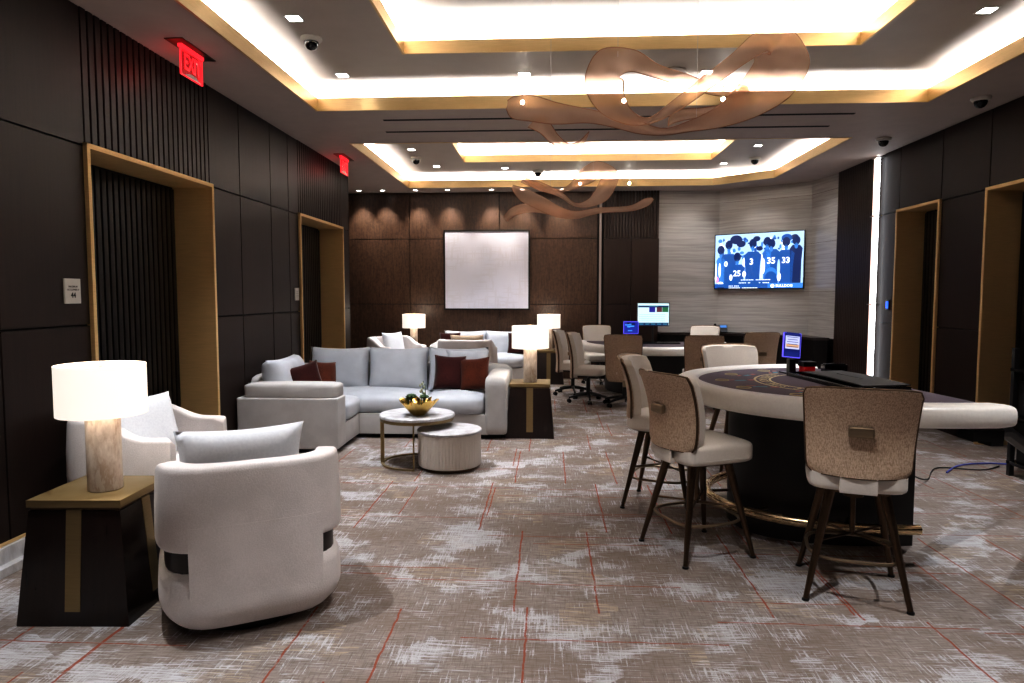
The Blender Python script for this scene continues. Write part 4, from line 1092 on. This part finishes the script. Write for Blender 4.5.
# chip tray and black lid at the dealer side (world placement on the table)
def T_(o): o.parent = gt
mb = MB(); slab(mb, -.40, .42, -.34, -.0, zf+.0008, zf+.006)
for i in range(12):
    x = -.37+.063*i; mb.box((x, -.17, zf+.011), (.012, .32, .014), .003)
slab(mb, -.41, .43, -.36, -.34, zf, zf+.03, .004); slab(mb, -.41, .43, 0, .02, zf, zf+.03, .004); slab(mb, -.43, -.41, -.36, .02, zf, zf+.03, .004); slab(mb, .43, .45, -.36, .02, zf, zf+.03, .004)
R = Matrix.Translation((2.16, 4.76, 0)) @ Matrix.Rotation(-PI/2+math.radians(6.5), 4, 'Z')
o = mb.build('chip_tray', 'black_gloss'); o.matrix_world = R; tag(o, 'black slotted chip tray on the dealer side of the front table', 'chip tray')
def lidF(d):
    def F(u, v): return (-.36+.80*u, -.28+.30*v, zf+.030+.006*v+.006*math.sin(PI*u)+d)
    return F
mb = MB(); mb.solid(lidF(.008), lidF(0), 8, 4); mb.box((0, -.12, zf+.042), (.3, .02, .014), .004)
o = mb.build('tray_cover', 'black_matte'); o.matrix_world = R; tag(o, 'black hinged cover lying over the chip tray of the front table', 'cover')
mb = MB(); mb.box((0, 0, .03), (.18, .07, .055), .006); mb.box((0, 0, .06), (.16, .05, .01), .003)
o = mb.build('card_holder', 'black_gloss'); o.location = (2.21, 5.42, zf); o.rotation_euler = (0, 0, .1); tag(o, 'low black discard card holder by the far end of the front table rim', 'card holder')
sd = thing('table_limit_sign', 'small glowing tablet sign on black post at the far side of the front table', 'sign', (1.84, 5.30, zf), math.radians(8))
mb = MB(); mb.box((0, 0, .05), (.05, .05, .12), .004); mb.box((0, .02, .004), (.12, .1, .01), .003); mb.build('post', 'black', sd)
tm = [emis('sign_blue', col(24, 36, 110), .6), emis('sign_pale', col(190, 194, 226), .75), emis('sign_orange', col(210, 170, 130), .7), emis('sign_navy', col(24, 36, 100), 1), emis('edge_violet', col(104, 92, 225), .9)]
Tt = Matrix.Translation((0, 0, .215)) @ Matrix.Rotation(math.radians(6), 4, 'Y') @ Matrix.Rotation(math.radians(-8), 4, 'X')
mb = MB(); mb.box((0, 0, 0), (.14, .016, .19), .003, T=Tt); cs = mb.build('tablet_case', [tm[4]], sd)
mb = MB(); mb.box((0, -.009, 0), (.128, .002, .178), T=Tt, mi=0); mb.box((0, -.0105, .02), (.112, .001, .10), T=Tt, mi=1)
mb.box((0, -.0105, .085), (.1, .001, .02), T=Tt, mi=3); mb.box((0, -.0112, -.005), (.1, .0005, .025), T=Tt, mi=2); mb.box((0, -.0105, -.07), (.11, .001, .035), T=Tt, mi=3)
for k in range(5): mb.box((0, -.0113, .06-.018*k), (.09-.01*(k % 2), .0004, .004), T=Tt, mi=3)
mb.build('screen', tm, cs)
cr = thing('card_shoe', 'translucent red card shoe beside the small tablet sign', 'card shoe', (1.93, 5.22, zf), math.radians(8))
mb = MB(); mb.box((0, 0, .035), (.085, .08, .06), .004); mb.build('red_body', 'red_box', cr)
mb = MB(); mb.box((0, 0, .082), (.10, .09, .036), .002); mb.build('black_cap', 'black', cr)
# footrail: a brass arc standing on brackets, part of the table
mb = MB(); arc = [(x, y, .185) for x, y in table_outline(.74, 1.06, 2.1, 60)]
arc = [(.735, -.09, .185)]+arc[4:-4]+[(-.735, -.09, .185)]
mb.tube(arc, .030, 12); fr_ = mb.build('footrail', 'footrail', gt, smooth=60)
for i in (6, 18, 30, 42, 54):
    x, y, z = arc[min(i, len(arc)-3)]; mb = MB(); mb.tube([(x, y, z), (x*.80, y*.80, z+.01)], .01, 8); mb.build('rail_bracket', 'bronze', fr_)
mb = MB(); mb.box((.98, .06, .80), (.13, .17, .06), .004); mb.box((.98, .12, .765), (.1, .07, .05), .004)
mb.build('under_bracket', 'black', gt)
# arm reaching from the table end down to the rack by the wall
rk = thing('equipment_rack', 'black equipment rack by the right wall at the right edge', 'rack', (4.16, 5.72, 0), 0)
mb = MB()
for x in (-.2, .2):
    for y in (-.3, .3): mb = MB(); slab(mb, x-.02, x+.02, y-.02, y+.02, 0, 1.1, .003); mb.build('upright_post', 'black', rk)
for z in (.1, .5, .9): 
    mb = MB(); slab(mb, -.22, .22, -.33, .33, z, z+.03, .003); mb.build('shelf', 'black_gloss', rk)
mb = MB(); slab(mb, -.17, .18, -.28, .28, .13, .46, .01); slab(mb, -.17, .18, -.28, .28, .53, .82, .01); mb.build('drawer_unit', 'black_matte', rk)
mb = MB(); mb.tube([(2.46, 3.86, .80), (2.58, 3.98, .78), (3.2, 4.62, .50), (3.86, 5.42, .26)], [.035, .04, .04, .035], 8)
tag(mb.build('support_arm', 'black'), 'black slanted support arm under the right end of the front table', 'support arm')
def cable(pts, label, mat, r=.006, name='power_cable'):
    Q = catmull([list(p) for p in pts], 8); mb = MB(); mb.tube(Q, r, 6); return tag(mb.build(name, mat, smooth=80), label, 'cable')
cable([(2.25, 4.75, .70), (2.42, 4.95, .5), (2.75, 5.35, .2), (3.15, 5.8, .012), (3.45, 6.2, .012), (3.8, 6.15, .012), (4.05, 6.3, .012)], 'thin black cable sagging from the front table to the rack', 'black')
cable([(3.45, 6.05, .012), (3.7, 6.3, .012), (4.0, 6.4, .012), (4.3, 6.35, .012)], 'blue network cable on the carpet near the right wall', plain('blue_cable', col(90, 100, 190), .5), .007)
# stools round the front table
bar_stool((.895, 4.14, 0), face(.915, .40), 'stool left of the front table, its tan back turned to the camera', 0)
bar_stool((.84, 5.06, 0), face(.93, -.37), 'stool partly hidden behind the left stool of the front table')
bar_stool((1.595, 3.62, 0), face(.32, .95), 'nearest stool on the right, in front of the crescent table', .05)
bar_stool((1.66, 6.08, 0), face(.12, -1), 'stool across the front table with its white inner back facing the camera')

# ---- far table
ft = gaming_table((1.68, 11.50, 0), -math.radians(3), 'far crescent gaming table with ivory rim before the marble wall', 1.22, 1.55, .79, plain('dark_felt', col(70, 60, 66), .9), ped=(.75, .95))
mb = MB(); slab(mb, -.4, .4, -.3, .05, .7688, .79, .004)
o = mb.build('chip_tray', 'black_gloss'); o.location = (1.68, 11.3, 0); tag(o, 'dark chip tray on the far gaming table', 'chip tray')
def monitor(name, loc, rz, w, h, z0, label, mats, draw, bez=.012):
    t = thing(name, label, 'monitor', loc, rz)
    mb = MB(); mb.tube([(0, .02, 0), (0, .02, z0+h/2)], .015, 10); mb.box((0, .02, .008), (.2, .14, .016), .004); mb.build('stand', 'black', t)
    mb = MB(); mb.box((0, 0, z0+h/2), (w, .03, h), .004); cs = mb.build('casing', 'black' if bez > .01 else mats[-1], t)
    mb = MB(); mb.box((0, -.0165, z0+h/2), (w-2*bez, .002, h-2*bez)); draw(mb, z0); mb.build('screen', mats, cs, smooth=0); return t
ms = [emis('display_white', col(196, 220, 226), .8), emis('display_navy', col(14, 40, 78), 1), emis('display_blue', col(36, 40, 140), .8), emis('display_red', col(100, 50, 60), .7), emis('display_green', col(40, 110, 70), .7), emis('display_teal', col(60, 120, 150), .7)]
def draw1(mb, z0):
    y = -.0182
    mb.box((0, y, z0+.335), (.51, .001, .03), mi=1); mb.box((0, y, z0+.035), (.51, .001, .05), mi=1)
    mb.box((-.02, y, z0+.28), (.10, .0012, .085), mi=2); mb.box((.10, y, z0+.28), (.09, .0012, .08), mi=3); mb.box((.20, y, z0+.28), (.10, .0012, .08), mi=4)
    for k in range(5): mb.box((-.2+.1*k, y-.0004, z0+.035), (.07, .001, .025), mi=5)
    for k in range(4): mb.box((-.02, y, z0+.09+.035*k), (.44, .0008, .004), mi=5)
    mb.box((.0, y-.0004, z0+.338), (.15, .001, .012), mi=5)
monitor('results_display', (1.76, 11.78, .0), 0, .55, .40, 1.02, 'large white and navy monitor standing on the far gaming table', ms, draw1)
ms2 = [emis('tablet_blue', col(28, 40, 130), 1.0), emis('tablet_cyan', col(70, 140, 210), 1.0), emis('tablet_dark', col(14, 20, 60), 1), emis('tablet_edge', col(96, 84, 215), 1)]
def draw2(mb, z0):
    y = -.0182; rs = random.Random(3)
    for k in range(7): mb.box((rs.uniform(-.07, .07), y, z0+rs.uniform(.05, .17)), (rs.uniform(.03, .08), .001, rs.uniform(.012, .03)), mi=rs.choice([1, 2, 1]))
monitor('tablet_sign', (1.30, 11.05, .768), 0, .24, .20, .16, 'small blue tablet sign on a post at the left of the far table', ms2, draw2, .009)
swivel_chair((.56, 9.90, 0), face(1, -.28), 'nearer of the two swivel chairs seen side-on at the left of the far table')
swivel_chair((.36, 10.62, 0), face(1, -.22), 'rear swivel chair seen side-on beside the left end of the far table')
swivel_chair((1.05, 9.60, 0), face(.22, 1), 'swivel chair with tan back in front of the far table, left of centre')
swivel_chair((2.08, 9.50, 0), face(.05, 1), 'swivel chair with tan back in front of the far table, right of centre')
swivel_chair((3.04, 10.30, 0), face(-.12, 1), 'swivel chair with tan back at the right end of the far table')
swivel_chair((.86, 12.06, 0), face(.1, -1), 'swivel chair behind the left end of the far table facing the camera')
swivel_chair((2.62, 11.95, 0), face(-.45, -.9), 'tall white backed dealer chair behind the right end of the far table')
# phone on the counter
ph = thing('desk_phone', 'black desk phone with blue screen on the counter below the television', 'phone', (3.05, 12.42, .895), math.radians(-12))
mb = MB(); T = Matrix.Rotation(math.radians(38), 4, 'X'); mb.box((0, 0, .06), (.24, .18, .035), .006, T=T); mb.box((0, .04, .03), (.2, .12, .05), .006); mb.build('phone_body', 'black', ph)
mb = MB(); mb.box((.05, .05, .08), (.11, .06, .004), T=T); mb.build('screen', emis('phone_screen', col(60, 110, 170), 1.1), ph)
mb = MB(); mb.cushion((-.09, 0, .095), (.05, .20, .035), 4, T=T); mb.build('handset', 'black_gloss', ph)
cable([(3.1, 12.4, .885), (3.3, 12.2, .885), (3.45, 12.05, .9), (3.6, 12.0, .885), (3.75, 11.85, .885)], 'loose black cord lying on the counter right of the phone', 'black', .006)

# ------------------------------------------------------------------ lighting
for (x, y, pw, c) in ((-3.45, 12.35, 60, (1, .9, .78)), (-3.02, 12.35, 60, (1, .9, .78)), (-2.42, 12.35, 60, (1, .9, .78)), (-1.84, 12.35, 60, (1, .9, .78)), (-1.05, 12.35, 60, (1, .9, .78)), (-.5, 12.35, 45, (1, .9, .78)), (.2, 12.35, 45, (1, .9, .78))):
    spot((x, y, H-.02), (x, 12.62, 2.5), pw, 1.15, .9, c)
SP = 185
for x, y, tx, ty in ((2.5, 11.9, 2.5, 12.65), (3.35, 11.5, 3.6, 12.3), (3.75, 10.6, 4.4, 11.3), (1.4, 12.0, 1.4, 12.6)):
    spot((x, y, H-.02), (tx, ty, 1.7), 22, 1.7, 1.0, (1, .98, .95), .08)
for x, y, z, k in ((-1.94, 5.22, H2, .9), (-1.98, 6.56, H2, .9), (-.25, 6.63, H2, .8), (1.46, 6.66, H2, .8), (3.2, 5.36, H2, 1.1), (-1.95, 2.9, H2, 1), (.4, 2.2, H2, 1), (3.1, 2.8, H2, .9), (-1.95, .6, H-.01, .8), (1.0, .4, H-.01, .8), (3.4, .3, H-.01, .8), (-2.0, 9.9, H2, .8), (-1.85, 11.2, H2, .8), (-.75, 11.4, H2, .8), (2.9, 9.9, H2, .8), (2.75, 11.2, H2, .8)):  # spots near and behind the camera are added fill, without fixtures
    spot((x, y, z-.012), (x, y, 0), SP*k, 1.35, .75, (.96, .97, 1), .03)
for x, y in ((-1.95, 2.9), (.4, 2.2), (3.1, 2.8)):
    pass
w = bpy.data.worlds.new('room_air'); sc.world = w; w.use_nodes = True
w.node_tree.nodes['Background'].inputs[0].default_value = (.5, .55, .7, 1); w.node_tree.nodes['Background'].inputs[1].default_value = .05

# ------------------------------------------------------------------ camera
cam = bpy.data.cameras.new('camera'); cam.sensor_width = 36; cam.lens = 683/1024*36; cam.clip_start = .05
co = bpy.data.objects.new('camera', cam); C.objects.link(co); co.location = (0, 0, 1.55)
co.rotation_euler = (PI/2-math.radians(3.8948), 0, math.radians(3.1771)); sc.camera = co
sc.cycles.use_denoising = True
sc.cycles.max_bounces = 7; sc.cycles.diffuse_bounces = 4; sc.cycles.glossy_bounces = 3; sc.cycles.transparent_max_bounces = 12
sc.cycles.sample_clamp_indirect = 4; sc.cycles.caustics_reflective = False; sc.cycles.caustics_refractive = False
sc.view_settings.view_transform = 'Standard'
try: sc.view_settings.look = 'None'
except Exception: pass
sc.view_settings.exposure = 0.6
sc.view_settings.use_curve_mapping = True
cm = sc.view_settings.curve_mapping; cv = cm.curves[3]
for x_, y_ in ((.02, .0105), (.08, .062), (.25, .26), (.6, .76)): cv.points.new(x_, y_)
cm.update()
